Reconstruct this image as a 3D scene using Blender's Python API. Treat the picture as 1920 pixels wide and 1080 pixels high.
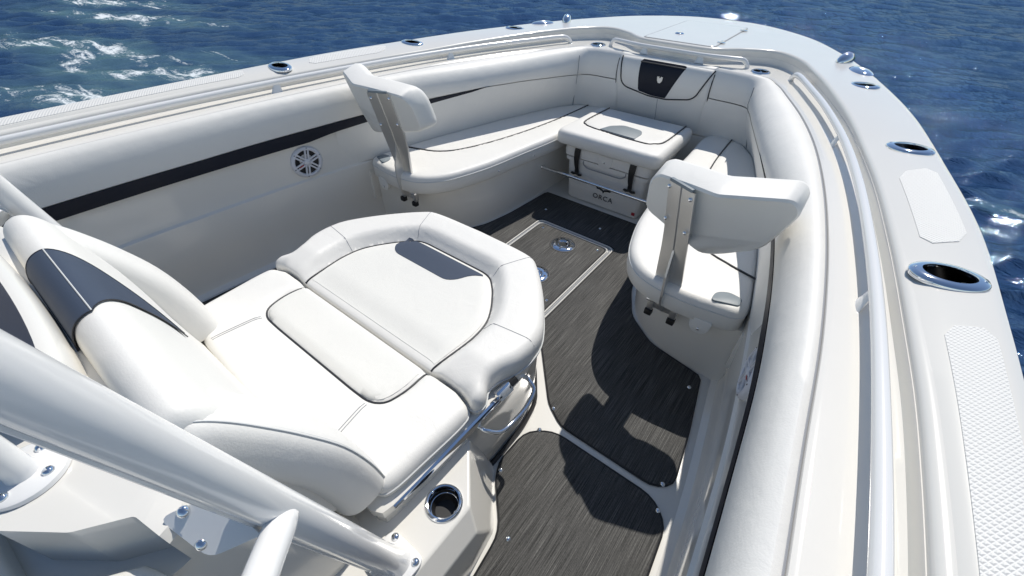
import bpy, bmesh, math, random
import numpy as np
from mathutils import Vector, Matrix, Quaternion
from mathutils.geometry import delaunay_2d_cdt
random.seed(7)
for o in list(bpy.data.objects): bpy.data.objects.remove(o)
S = bpy.context.scene
COL = S.collection
R = math.radians

# ------------------------------------------------------------------ camera
CAM_POS = (1.1184, 0.0, 1.6)
pitch, yaw, roll = R(40.934), R(37.188), R(0.7617)
fw = Vector((-math.sin(yaw)*math.cos(pitch), math.cos(yaw)*math.cos(pitch), -math.sin(pitch)))
rt = Vector((math.cos(yaw), math.sin(yaw), 0)); up = rt.cross(fw)
rt2 = rt*math.cos(roll)+up*math.sin(roll); up2 = -rt*math.sin(roll)+up*math.cos(roll)
cd = bpy.data.cameras.new('camera'); cam = bpy.data.objects.new('camera', cd); COL.objects.link(cam)
cd.sensor_width = 36; cd.lens = 36*803.92/1920; cd.clip_start = 0.02; cd.clip_end = 6000
M = Matrix((rt2, up2, -fw)).transposed().to_4x4(); M.translation = CAM_POS
cam.matrix_world = M; S.camera = cam
# ------------------------------------------------------------------ sky, sun, exposure
EL, AZ = R(55), R(-7)                      # sun ahead of the bow, a touch to port
sdir = Vector((math.sin(AZ)*math.cos(EL), math.cos(AZ)*math.cos(EL), math.sin(EL)))
W = bpy.data.worlds.new('World'); S.world = W; W.use_nodes = True
nt = W.node_tree; bg = nt.nodes['Background']
sky = nt.nodes.new('ShaderNodeTexSky'); sky.sky_type = 'NISHITA'; sky.sun_disc = False
sky.sun_elevation = EL; sky.sun_rotation = AZ; sky.altitude = 0; sky.air_density = 1.0; sky.dust_density = 0.05; sky.ozone_density = 1.0
nt.links.new(sky.outputs[0], bg.inputs[0]); bg.inputs[1].default_value = 0.10
sd = bpy.data.lights.new('sun', 'SUN'); sd.energy = 3.85; sd.angle = R(0.5); sd.color = (1.0, 0.955, 0.88)
sun = bpy.data.objects.new('sun', sd); COL.objects.link(sun); sun.location = (0, 0, 20)
sun.rotation_euler = (-sdir).to_track_quat('-Z', 'Y').to_euler()
S.render.engine = 'CYCLES'; S.cycles.diffuse_bounces = 6; S.cycles.max_bounces = 12
S.view_settings.view_transform = 'Standard'; S.view_settings.look = 'None'; S.view_settings.exposure = 0.03; S.view_settings.gamma = 1
S.view_settings.use_curve_mapping = False

# ------------------------------------------------------------------ materials
def mat(name, col, rough=0.4, metal=0.0, spec=0.5, coat=0.0, bump=None, var=None, soft=0):
    """bump = (scale, strength, distance[, stretch vec]); var = (scale, amount) large soft colour variation"""
    m = bpy.data.materials.new(name); m.use_nodes = True
    n = m.node_tree.nodes; l = m.node_tree.links; b = n['Principled BSDF']
    b.inputs['Base Color'].default_value = (*col, 1); b.inputs['Roughness'].default_value = rough
    b.inputs['Metallic'].default_value = metal; b.inputs['Specular IOR Level'].default_value = spec
    b.inputs['Coat Weight'].default_value = coat; b.inputs['Coat Roughness'].default_value = 0.06
    tc = n.new('ShaderNodeTexCoord')
    if var:
        nz = n.new('ShaderNodeTexNoise'); nz.inputs['Scale'].default_value = var[0]; nz.inputs['Detail'].default_value = 5
        l.new(tc.outputs['Object'], nz.inputs['Vector'])
        mx = n.new('ShaderNodeMix'); mx.data_type = 'RGBA'
        mx.inputs['A'].default_value = (*[c*(1-var[1]) for c in col], 1); mx.inputs['B'].default_value = (*[min(1, c*(1+var[1]*.6)) for c in col], 1)
        l.new(nz.outputs[0], mx.inputs['Factor']); l.new(mx.outputs['Result'], b.inputs['Base Color'])
        mr = n.new('ShaderNodeMapRange'); mr.inputs['To Min'].default_value = rough*.8; mr.inputs['To Max'].default_value = min(1, rough*1.25)
        l.new(nz.outputs[0], mr.inputs['Value']); l.new(mr.outputs[0], b.inputs['Roughness'])
    if bump:
        mp = n.new('ShaderNodeMapping'); l.new(tc.outputs['Object'], mp.inputs['Vector'])
        if len(bump) > 3: mp.inputs['Scale'].default_value = bump[3]
        nz = n.new('ShaderNodeTexNoise'); nz.inputs['Scale'].default_value = bump[0]; nz.inputs['Detail'].default_value = 4
        l.new(mp.outputs[0], nz.inputs['Vector'])
        bp = n.new('ShaderNodeBump'); bp.inputs['Strength'].default_value = bump[1]; bp.inputs['Distance'].default_value = bump[2]
        l.new(nz.outputs[0], bp.inputs['Height']); l.new(bp.outputs[0], b.inputs['Normal'])
    if soft:
        nz2 = n.new('ShaderNodeTexNoise'); nz2.inputs['Scale'].default_value = 11; nz2.inputs['Detail'].default_value = 3; nz2.inputs['Distortion'].default_value = .6; l.new(tc.outputs['Object'], nz2.inputs['Vector'])
        bp2 = n.new('ShaderNodeBump'); bp2.inputs['Strength'].default_value = soft; bp2.inputs['Distance'].default_value = .012; l.new(nz2.outputs[0], bp2.inputs['Height'])
        if bump: l.new(bp2.outputs[0], bp.inputs['Normal'])
        else: l.new(bp2.outputs[0], b.inputs['Normal'])
    return m
GEL = mat('gelcoat', (.74, .72, .67), .18, coat=.2, var=(2.5, .025), bump=(6, .04, .008))
LINER = mat('liner_gelcoat', (.80, .775, .72), .12, coat=.4, var=(2.2, .03), bump=(5, .05, .012))
VINYL = mat('white_vinyl', (.78, .765, .725), .5, var=(6, .03), bump=(260, .22, .002), soft=.20)
VINYLW = mat('weave_vinyl', (.755, .745, .70), .55, var=(6, .03), bump=(300, .35, .002, (1, 5, 1)), soft=.15)
NAVY = mat('navy_vinyl', (.010, .013, .024), .55, spec=.3, var=(8, .15), bump=(420, .15, .002))
SLATE = mat('slate_vinyl', (.050, .068, .105), .6, spec=.3, var=(8, .10), bump=(420, .15, .002))
GREYV = mat('grey_vinyl', (.19, .225, .25), .5, var=(8, .06), bump=(420, .12, .002))
PIPE = mat('dark_piping', (.018, .020, .026), .45)
THREAD = mat('white_thread', (.62, .63, .62), .6)
CHROME = mat('chrome', (.80, .82, .85), .06, 1.0)
STEEL = mat('brushed_aluminium', (.74, .74, .73), .36, .9, bump=(60, .05, .002, (1, 1, 14)))
BORESHADE = mat('bore_shade_steel', (.055, .055, .058), .2, 1.0)  # dark colour puts the shade into the rod holder bores
POWDER = mat('powder_coat', (.80, .795, .78), .2, coat=.6, bump=(250, .05, .001))
BLACK = mat('black_rubber', (.012, .012, .013), .5)
COOLP = mat('cooler_plastic', (.82, .805, .77), .48, var=(9, .03), bump=(160, .10, .002))
SEAM = mat('seam_shade_welt', (.30, .31, .33), .6)  # grey of welts and gasket, also painted as shade in seams and grooves
RED = mat('red_tag', (.42, .03, .04), .4)
SPKW = mat('speaker_white', (.72, .72, .75), .35)
GLASS = mat('tinted_acrylic', (.010, .013, .034), .22, spec=.22)
INK = mat('printed_ink', (.02, .021, .024), .5)

def mat_nonskid():
    m = mat('nonskid', (.76, .75, .72), .5); n = m.node_tree.nodes; l = m.node_tree.links; b = n['Principled BSDF']
    tc = n.new('ShaderNodeTexCoord'); mp = n.new('ShaderNodeMapping'); mp.inputs['Rotation'].default_value = (0, 0, R(32)); mp.inputs['Scale'].default_value = (1, 1, 1)
    l.new(tc.outputs['Object'], mp.inputs['Vector'])
    sp = n.new('ShaderNodeSeparateXYZ'); l.new(mp.outputs[0], sp.inputs[0])
    outs = []
    for ax, k in (('X', 2*math.pi/.0062), ('Y', 2*math.pi/.0092)):
        a = n.new('ShaderNodeMath'); a.operation = 'MULTIPLY'; a.inputs[1].default_value = k; l.new(sp.outputs[ax], a.inputs[0])
        s = n.new('ShaderNodeMath'); s.operation = 'SINE'; l.new(a.outputs[0], s.inputs[0]); outs.append(s)
    mu = n.new('ShaderNodeMath'); mu.operation = 'MINIMUM'; l.new(outs[0].outputs[0], mu.inputs[0]); l.new(outs[1].outputs[0], mu.inputs[1])
    bp = n.new('ShaderNodeBump'); bp.inputs['Strength'].default_value = .75; bp.inputs['Distance'].default_value = .0010
    l.new(mu.outputs[0], bp.inputs['Height']); l.new(bp.outputs[0], b.inputs['Normal'])
    return m
NONSKID = mat_nonskid()

def mat_woven():
    m = mat('woven_vinyl_flooring', (.1, .1, .09), .7); n = m.node_tree.nodes; l = m.node_tree.links; b = n['Principled BSDF']
    tc = n.new('ShaderNodeTexCoord'); fac = []
    for sc, st in ((1, (430, 5, 1)), (1, (170, 2, 1)), (1, (520, 110, 1))):
        mp = n.new('ShaderNodeMapping'); mp.inputs['Scale'].default_value = st; l.new(tc.outputs['Object'], mp.inputs['Vector'])
        nz = n.new('ShaderNodeTexNoise'); nz.inputs['Scale'].default_value = sc; nz.inputs['Detail'].default_value = 3; nz.inputs['Roughness'].default_value = .65
        l.new(mp.outputs[0], nz.inputs['Vector']); fac.append(nz)
    ad = n.new('ShaderNodeMath'); ad.operation = 'MULTIPLY_ADD'; ad.inputs[1].default_value = .62; l.new(fac[0].outputs[0], ad.inputs[0])
    m2 = n.new('ShaderNodeMath'); m2.operation = 'MULTIPLY'; m2.inputs[1].default_value = .14; l.new(fac[1].outputs[0], m2.inputs[0]); l.new(m2.outputs[0], ad.inputs[2])
    ad2 = n.new('ShaderNodeMath'); ad2.operation = 'MULTIPLY_ADD'; ad2.inputs[1].default_value = .24; l.new(fac[2].outputs[0], ad2.inputs[0]); l.new(ad.outputs[0], ad2.inputs[2])
    cr = n.new('ShaderNodeValToRGB'); e = cr.color_ramp.elements
    e[0].position = .37; e[0].color = (.010, .010, .010, 1); e[1].position = .70; e[1].color = (.24, .234, .22, 1)
    x = cr.color_ramp.elements.new(.48); x.color = (.058, .057, .055, 1); x = cr.color_ramp.elements.new(.56); x.color = (.105, .103, .098, 1)
    l.new(ad2.outputs[0], cr.inputs[0]); l.new(cr.outputs[0], b.inputs['Base Color'])
    bp = n.new('ShaderNodeBump'); bp.inputs['Strength'].default_value = .5; bp.inputs['Distance'].default_value = .002
    l.new(ad2.outputs[0], bp.inputs['Height']); l.new(bp.outputs[0], b.inputs['Normal'])
    b.inputs['Specular IOR Level'].default_value = .25
    return m
WOVEN = mat_woven()

# ------------------------------------------------------------------ mesh helpers
def link(o, parent=None):
    COL.objects.link(o)
    if parent: o.parent = parent
    return o
def mk(name, verts, faces, m, parent=None, smooth=True, angle=40):
    me = bpy.data.meshes.new(name); me.from_pydata([tuple(v) for v in verts], [], [tuple(f) for f in faces]); me.update()
    bm = bmesh.new(); bm.from_mesh(me); bmesh.ops.recalc_face_normals(bm, faces=bm.faces); bm.to_mesh(me); bm.free()
    if smooth:
        me.polygons.foreach_set('use_smooth', [True]*len(me.polygons)); me.set_sharp_from_angle(angle=R(angle))
    me.materials.append(m); o = bpy.data.objects.new(name, me)
    return link(o, parent)
def tag(o, label, cat, group=None):
    o['label'] = label; o['category'] = cat
    if group: o['group'] = group
    return o
def empty(name, loc=(0, 0, 0)):
    # all geometry is modelled in boat coordinates; the empty marks the thing's base
    o = bpy.data.objects.new(name, None); o.location = loc; o.empty_display_size = .05; COL.objects.link(o); return o
def own(root, *objs):
    for o in objs:
        o.parent = root; o.matrix_parent_inverse = Matrix.Translation(root.location).inverted()
class MB:
    def __init__(s): s.v = []; s.f = []
    def add(s, v, f):
        k = len(s.v); s.v += [tuple(p) for p in v]; s.f += [tuple(i+k for i in q) for q in f]; return s
    def build(s, name, m, root=None, smooth=True, angle=40):
        o = mk(name, s.v, s.f, m, None, smooth, angle)
        if root: own(root, o)
        return o
def cr(pts, n=8, closed=False):
    """Catmull-Rom through the points (any dimension)"""
    P = [np.array(p, float) for p in pts]; out = []; L = len(P)
    rng = range(L if closed else L-1)
    for i in rng:
        if closed: a, b, c, d = P[i-1], P[i], P[(i+1) % L], P[(i+2) % L]
        else:
            b, c = P[i], P[i+1]; a = P[i-1] if i > 0 else 2*b-c; d = P[i+2] if i+2 < L else 2*c-b
        for k in range(n):
            t = k/n; out.append(.5*((2*b)+(c-a)*t+(2*a-5*b+4*c-d)*t*t+(3*b-a-3*c+d)*t**3))
    if not closed: out.append(P[-1])
    return [tuple(p) for p in out]
def rnd(poly, rad, seg=6, closed=True):
    """round polygon corners; rad may be a list"""
    out = []; L = len(poly)
    for i, p in enumerate(poly):
        r = rad[i] if isinstance(rad, (list, tuple)) else rad
        p = np.array(p, float)
        if r <= 0 or (not closed and i in (0, L-1)): out.append(tuple(p)); continue
        a = np.array(poly[i-1], float)-p; b = np.array(poly[(i+1) % L], float)-p
        la, lb = np.linalg.norm(a), np.linalg.norm(b); r2 = min(r, la*.49, lb*.49)
        A = p+a/la*r2; B = p+b/lb*r2
        for k in range(seg+1):
            t = k/seg; out.append(tuple((1-t)**2*A+2*t*(1-t)*p+t*t*B))
    return out
def resample(pts, d, closed=False):
    P = [np.array(p, float) for p in pts]
    if closed: P = P+[P[0]]
    seg = [np.linalg.norm(P[i+1]-P[i]) for i in range(len(P)-1)]; T = sum(seg); n = max(3, int(round(T/d)))
    cum = np.concatenate([[0], np.cumsum(seg)]); out = []
    for k in range(n if closed else n+1):
        s = T*k/n; i = min(len(seg)-1, max(0, int(np.searchsorted(cum, s, side='right'))-1))
        t = (s-cum[i])/max(seg[i], 1e-9); out.append(tuple(P[i]*(1-t)+P[i+1]*t))
    return out
def mir(pts): return [(-p[0],)+tuple(p[1:]) for p in pts]
def grid(rows, closed_u=False, closed_v=False):
    n = len(rows[0]); v = [p for r in rows for p in r]; f = []
    for i in range(len(rows)-(0 if closed_v else 1)):
        a = i*n; b = ((i+1) % len(rows))*n
        for j in range(n-(0 if closed_u else 1)):
            k = (j+1) % n; f.append((a+j, a+k, b+k, b+j))
    return v, f
def tube_data(path, r, seg=14, ell=None, cap=True, upv=(0, 0, 1)):
    """round (or elliptic: ell = ratio across) tube along a 3D path; r number or list"""
    P = [Vector(p) for p in path]; rows = []; L = len(P)
    prev = None
    for i, p in enumerate(P):
        t = (P[min(i+1, L-1)]-P[max(i-1, 0)]).normalized()
        if prev is None:
            u = Vector(upv); u = (u-t*u.dot(t))
            if u.length < 1e-3: u = Vector((1, 0, 0)); u = u-t*u.dot(t)
            u.normalize()
        else: u = (prev-t*prev.dot(t)).normalized()
        prev = u; w = t.cross(u); rr = r[i] if isinstance(r, (list, tuple)) else r; e = ell or 1
        rows.append([p+u*rr*math.cos(a)+w*rr*e*math.sin(a) for a in [2*math.pi*k/seg for k in range(seg)]])
    v, f = grid(rows, closed_u=True)
    if cap: f += [tuple(range(seg)), tuple(range((L-1)*seg, L*seg))]
    return v, f
def tube(name, path, r, m, root=None, seg=14, **k):
    return MB().add(*tube_data(path, r, seg, **k)).build(name, m, root)
def lathe_data(prof, mat4=None, seg=32, sx=1, sy=1):
    """profile [(r,z)] about local z, then transformed"""
    rows = [[Vector((r*sx*math.cos(2*math.pi*k/seg), r*sy*math.sin(2*math.pi*k/seg), z)) for k in range(seg)] for r, z in prof]
    v, f = grid(rows, closed_u=True)
    if mat4 is not None: v = [mat4 @ p for p in v]
    return v, f
def frame(loc, z=(0, 0, 1), x=(1, 0, 0)):
    z = Vector(z).normalized(); x = Vector(x); x = (x-z*x.dot(z)).normalized(); y = z.cross(x)
    m = Matrix((x, y, z)).transposed().to_4x4(); m.translation = loc; return m
def box_data(c, s, mat4=None, b=0.0):
    """box, edges chamfered by b"""
    bm = bmesh.new(); bmesh.ops.create_cube(bm, size=1); bmesh.ops.scale(bm, vec=s, verts=bm.verts)
    if b: bmesh.ops.bevel(bm, geom=bm.edges, offset=b, segments=2, affect='EDGES', profile=.6)
    bmesh.ops.translate(bm, vec=c, verts=bm.verts)
    v = [x.co.copy() for x in bm.verts]; f = [[q.index for q in x.verts] for x in bm.faces]; bm.free()
    if mat4 is not None: v = [mat4 @ p for p in v]
    return v, f
def prism_data(poly, z0, z1, mat4=None, bev=0.0):
    """extruded 2D polygon; top edge bevelled by bev"""
    n = len(poly); P = np.array([p[:2] for p in poly], float)
    rows = [[(x, y, z0) for x, y in P], [(x, y, z1-bev) for x, y in P]]
    if bev:
        I = inset(P, bev*.3); rows.append([(x, y, z1-bev*.3) for x, y in I]); I = inset(P, bev); rows.append([(x, y, z1) for x, y in I])
    v, f = grid(rows, closed_u=True); k = (len(rows)-1)*n
    f += [tuple(range(n))[::-1], tuple(range(k, k+n))]
    v = [Vector(p) for p in v]
    if mat4 is not None: v = [mat4 @ p for p in v]
    return v, f
def area2(P): return .5*np.sum(P[:, 0]*np.roll(P[:, 1], -1)-np.roll(P[:, 0], -1)*P[:, 1])
def inset(P, d):
    P = np.asarray(P, float); s = 1 if area2(P) > 0 else -1
    t = np.roll(P, -1, 0)-np.roll(P, 1, 0); t /= np.maximum(np.linalg.norm(t, axis=1)[:, None], 1e-9)
    return P+s*d*np.stack([-t[:, 1], t[:, 0]], 1)
def dist_poly(Q, P, closed=True):
    Q = np.asarray(Q, float); A = np.asarray([p[:2] for p in P], float); B = np.roll(A, -1, 0)
    if not closed: A, B = A[:-1], B[:-1]
    d = np.full(len(Q), 1e9)
    for a, b in zip(A, B):
        ab = b-a; t = np.clip(((Q-a)@ab)/max(ab@ab, 1e-12), 0, 1); d = np.minimum(d, np.hypot(*(Q-(a+t[:, None]*ab)).T))
    return d
def inside(Q, P):
    Q = np.asarray(Q, float); A = np.asarray([p[:2] for p in P], float); B = np.roll(A, -1, 0); c = np.zeros(len(Q), bool)
    for a, b in zip(A, B):
        k = ((a[1] > Q[:, 1]) != (b[1] > Q[:, 1]))
        with np.errstate(divide='ignore', invalid='ignore'): xx = (b[0]-a[0])*(Q[:, 1]-a[1])/(b[1]-a[1])+a[0]
        c ^= k & (Q[:, 0] < xx)
    return c
def pad_data(outline, zt, zb, r, hf=None, step=.022, rb=.008, mat4=None, extra=None):
    """upholstered pad: heightfield over a plan outline with rolled edge, skirt and underside"""
    P = np.array(resample(outline, step*.8, True)); n = len(P)
    if area2(P) < 0: P = P[::-1]
    pts = [tuple(p) for p in P]
    for d in (r*.12, r*.35, r*.65, r*1.0):
        I = inset(P, d); dd = dist_poly(I, P); ins = inside(I, P)
        pts += [tuple(q) for q, k, w in zip(I, dd, ins) if w and k > d*.93]
    x0, y0 = P.min(0); x1, y1 = P.max(0)
    gx, gy = np.meshgrid(np.arange(x0, x1, step), np.arange(y0, y1, step)); G = np.stack([gx.ravel(), gy.ravel()], 1)
    G[:, 0] += (np.round((G[:, 1]-y0)/step) % 2)*step*.5
    G = G[inside(G, P)]; G = G[dist_poly(G, P) > r*1.0+step*.45]
    pts += [tuple(q) for q in G]
    if extra is not None:
        E = np.array(extra); E = E[inside(E, P)]; E = E[dist_poly(E, P) > r*.4]; pts += [tuple(q) for q in E]
    vs, _, fs, *_ = delaunay_2d_cdt([Vector(p) for p in pts], [], [list(range(n))], 1, 1e-6)
    V = np.array([(v.x, v.y) for v in vs]); d = dist_poly(V, P); d[d < 1e-6] = 0
    q = np.clip(1-d/r, 0, 1); z = zt-r+r*np.sqrt(np.maximum(0, 1-q*q))
    if hf is not None: z = z+hf(V[:, 0], V[:, 1], d)
    v = [Vector((a, b, c)) for (a, b), c in zip(V, z)]; f = [tuple(x) for x in fs]
    # the first n output verts are the boundary in order
    base = len(v); I = inset(P, rb)
    for (a, b) in P: v.append(Vector((a, b, zb+rb)))
    for (a, b) in I: v.append(Vector((a, b, zb)))
    for i in range(n):
        j = (i+1) % n; f.append((i, base+i, base+j, j)); f.append((base+i, base+n+i, base+n+j, base+j))
    f.append(tuple(range(base+n, base+2*n))[::-1])
    if mat4 is not None: v = [mat4 @ p for p in v]
    return v, f
def pad(name, outline, zt, zb, r, m, root=None, angle=60, **k):
    return MB().add(*pad_data(outline, zt, zb, r, **k)).build(name, m, root, angle=angle)
def bolt_data(loc, nrm, r=.011, h=.007):
    return lathe_data([(0.0001, h), (r*.5, h*.93), (r*.85, h*.6), (r, h*.15), (r, -.002)], frame(loc, nrm), 14)
def text_mesh(txt, size):
    cu = bpy.data.curves.new('txt', 'FONT'); cu.body = txt; cu.size = size; cu.align_x = 'CENTER'; cu.extrude = .0008; cu.space_character = 1.15
    o = bpy.data.objects.new('txt', cu); COL.objects.link(o); dg = bpy.context.evaluated_depsgraph_get()
    me = bpy.data.meshes.new_from_object(o.evaluated_get(dg)); bpy.data.objects.remove(o); return me
# ================================================================== SEA
SEA_Z = -0.55
def build_sea():
    rng = np.random.default_rng(3)
    rad = list(1.0*1.0098**np.arange(0, 400)); k = rad[-1]
    while k < 4000: k *= 1.09; rad.append(k)
    rad = np.array(rad); na = 840; ang = np.linspace(0, 2*np.pi, na, endpoint=False)
    rr, aa = np.meshgrid(rad, ang, indexing='ij'); x = rr*np.cos(aa); y = rr*np.sin(aa)+1.0
    z = np.zeros_like(x); dx = np.zeros_like(x); dy = np.zeros_like(x); cell = rr*2*np.pi/na
    for lam, amp, spread, cnt in ((7, .016, .5, 4), (3.2, .007, .7, 6), (1.6, .0045, .8, 8), (.85, .0052, .7, 14), (.45, .0032, .7, 24), (.26, .0015, .8, 26)):
        for _ in range(cnt):
            L = lam*rng.uniform(.7, 1.35); th = R(112)+rng.normal()*spread*.6; ph = rng.uniform(0, 6.28)
            kx, ky = 2*np.pi/L*math.cos(th), 2*np.pi/L*math.sin(th)
            a = amp*rng.uniform(.6, 1.3)*1.25*np.clip((L/cell-2.2)/2.5, 0, 1); q = kx*x+ky*y+ph
            z += a*np.cos(q); dx -= .8*a*math.cos(th)*np.sin(q); dy -= .8*a*math.sin(th)*np.sin(q)
    # wave groups: patches of rougher and calmer water
    g = .75+.35*np.sin(x*.31+1.3*np.sin(y*.23))*np.sin(y*.27+.8)
    z *= g; x = x+dx*g; y = y+dy*g
    v = np.stack([x, y, z+SEA_Z], -1).reshape(-1, 3)
    i = np.arange(len(rad)-1)[:, None]*na; j = np.arange(na)[None]; j2 = (j+1) % na
    F = np.stack([(i+j), (i+j2), (i+na+j2), (i+na+j)], -1).reshape(-1, 4)
    me = bpy.data.meshes.new('sea'); me.vertices.add(len(v)); me.vertices.foreach_set('co', v.ravel())
    me.loops.add(F.size); me.loops.foreach_set('vertex_index', F.ravel()[...].astype(np.int32))
    me.polygons.add(len(F)); me.polygons.foreach_set('loop_start', np.arange(0, F.size, 4, dtype=np.int32)); me.polygons.foreach_set('loop_total', np.full(len(F), 4, dtype=np.int32))
    me.update(calc_edges=True); me.polygons.foreach_set('use_smooth', [True]*len(F))
    o = bpy.data.objects.new('sea', me); link(o); o['kind'] = 'structure'
    # material
    m = bpy.data.materials.new('sea_water'); m.use_nodes = True; n = m.node_tree.nodes; l = m.node_tree.links; b = n['Principled BSDF']
    geo = n.new('ShaderNodeNewGeometry')
    b.inputs['Roughness'].default_value = .07; b.inputs['IOR'].default_value = 1.333; b.inputs['Specular IOR Level'].default_value = 0.0
    def noise(scale, detail=6, rough=.6, stretch=None, rot=0, dist=0):
        mp = n.new('ShaderNodeMapping'); l.new(geo.outputs['Position'], mp.inputs['Vector']); mp.inputs['Rotation'].default_value = (0, 0, rot)
        if stretch: mp.inputs['Scale'].default_value = stretch
        z = n.new('ShaderNodeTexNoise'); z.inputs['Scale'].default_value = scale; z.inputs['Detail'].default_value = detail; z.inputs['Roughness'].default_value = rough; z.inputs['Distortion'].default_value = dist
        l.new(mp.outputs[0], z.inputs['Vector']); return z.outputs[0]
    def math_(op, a, c=None, d=None):
        q = n.new('ShaderNodeMath'); q.operation = op
        for s, w in zip(q.inputs, (a, c, d)):
            if w is None: continue
            if isinstance(w, (int, float)): s.default_value = w
            else: l.new(w, s)
        return q.outputs[0]
    sp = n.new('ShaderNodeSeparateXYZ'); l.new(geo.outputs['Position'], sp.inputs[0])
    def streak(x0, y0, ux, uy, hw, hl):
        """soft band centred (x0,y0), running along (ux,uy)"""
        lx = math.hypot(ux, uy); ux, uy = ux/lx, uy/lx
        a = math_('SUBTRACT', sp.outputs[0], x0); c = math_('SUBTRACT', sp.outputs[1], y0)
        al = math_('ADD', math_('MULTIPLY', a, ux), math_('MULTIPLY', c, uy)); ac = math_('ADD', math_('MULTIPLY', a, -uy), math_('MULTIPLY', c, ux))
        ac = math_('ADD', ac, math_('MULTIPLY', math_('SUBTRACT', noise(.45, 3), .5), hw*1.8))
        f = math_('ADD', math_('POWER', math_('ABSOLUTE', math_('DIVIDE', al, hl)), 2), math_('POWER', math_('ABSOLUTE', math_('DIVIDE', ac, hw)), 2))
        return math_('MAXIMUM', math_('SUBTRACT', 1, f), 0)
    bands = [streak(*q) for q in FOAM]
    tot = bands[0]
    for q in bands[1:]: tot = math_('MAXIMUM', tot, q)
    pat = noise(1.5, 9, .66, (.55, 1.9, 1), R(-20), 1.1)
    lace = noise(5.5, 6, .6, None, 0, 1.2)
    ridge = math_('SUBTRACT', 1, math_('MULTIPLY', math_('ABSOLUTE', math_('SUBTRACT', lace, .5)), 7))   # thin lacy lines
    val = math_('ADD', math_('MULTIPLY', pat, .9), math_('MULTIPLY', math_('MAXIMUM', ridge, 0), .10))
    thr = math_('SUBTRACT', .90, math_('MULTIPLY', tot, .42))
    fo = n.new('ShaderNodeMapRange'); l.new(math_('SUBTRACT', val, thr), fo.inputs['Value']); fo.inputs['From Min'].default_value = 0; fo.inputs['From Max'].default_value = .12
    # small scattered flecks everywhere
    fl = noise(3.2, 8, .7, (1, 1.7, 1), R(20), .8)
    fl2 = n.new('ShaderNodeMapRange'); l.new(fl, fl2.inputs['Value']); fl2.inputs['From Min'].default_value = .77; fl2.inputs['From Max'].default_value = .81; fl2.inputs['To Max'].default_value = .55
    foam = math_('MAXIMUM', fo.outputs[0], fl2.outputs[0])
    # aerated green water around the wake
    aer = n.new('ShaderNodeMapRange'); l.new(math_('MULTIPLY', tot, noise(.8, 4)), aer.inputs['Value']); aer.inputs['From Min'].default_value = .12; aer.inputs['From Max'].default_value = .6; aer.inputs['To Max'].default_value = .75
    base = n.new('ShaderNodeMix'); base.data_type = 'RGBA'; base.inputs['A'].default_value = (.0025, .014, .048, 1); base.inputs['B'].default_value = (.005, .026, .072, 1); l.new(noise(.35, 4), base.inputs['Factor'])
    g1 = n.new('ShaderNodeMix'); g1.data_type = 'RGBA'; g1.inputs['B'].default_value = (.085, .16, .15, 1); l.new(aer.outputs[0], g1.inputs['Factor']); l.new(base.outputs['Result'], g1.inputs['A'])
    g2 = n.new('ShaderNodeMix'); g2.data_type = 'RGBA'; g2.inputs['B'].default_value = (.72, .76, .78, 1); l.new(foam, g2.inputs['Factor']); l.new(g1.outputs['Result'], g2.inputs['A'])
    l.new(g2.outputs['Result'], b.inputs['Base Color'])
    l.new(math_('MULTIPLY_ADD', foam, .5, .13), b.inputs['Roughness'])
    hgt = math_('ADD', math_('MULTIPLY', noise(10, 5, .58, (1, 2.2, 1), R(20), .5), .8), math_('MULTIPLY', noise(22, 3, .5, (1, 1.4, 1), R(25)), .28))
    bp = n.new('ShaderNodeBump'); bp.inputs['Strength'].default_value = .45; bp.inputs['Distance'].default_value = .035
    l.new(hgt, bp.inputs['Height']); l.new(bp.outputs[0], b.inputs['Normal'])
    gl = n.new('ShaderNodeBsdfGlossy'); gl.inputs['Color'].default_value = (.60, .78, 1.0, 1); gl.inputs['Roughness'].default_value = .05; l.new(bp.outputs[0], gl.inputs['Normal'])
    fr_ = n.new('ShaderNodeFresnel'); fr_.inputs['IOR'].default_value = 1.333; l.new(bp.outputs[0], fr_.inputs['Normal'])
    fac = math_('MULTIPLY', math_('MINIMUM', math_('MULTIPLY', fr_.outputs[0], .7), .26), math_('SUBTRACT', 1, foam))
    mx = n.new('ShaderNodeMixShader'); l.new(fac, mx.inputs[0]); l.new(b.outputs[0], mx.inputs[1]); l.new(gl.outputs[0], mx.inputs[2])
    l.new(mx.outputs[0], n['Material Output'].inputs['Surface'])
    me.materials.append(m)
    return o
# foam bands: x0, y0, along x, along y, half width, half length  (the boat's own bow wave and an old wake to port)
FOAM = [(-12.0, 2.6, 3.0, 1.1, 1.3, 6.0), (-15.5, 4.3, 5.0, 1.6, 1.0, 6.0), (-9.0, 2.6, 2.4, 1.2, .8, 3.2), (-8.3, 1.6, 2.0, .9, 1.1, 3.0), (-18.5, 5.0, 5.0, 2.0, 1.2, 5.0), (3.0, 6.0, 1.0, .12, .15, 1.6)]
build_sea()
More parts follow.
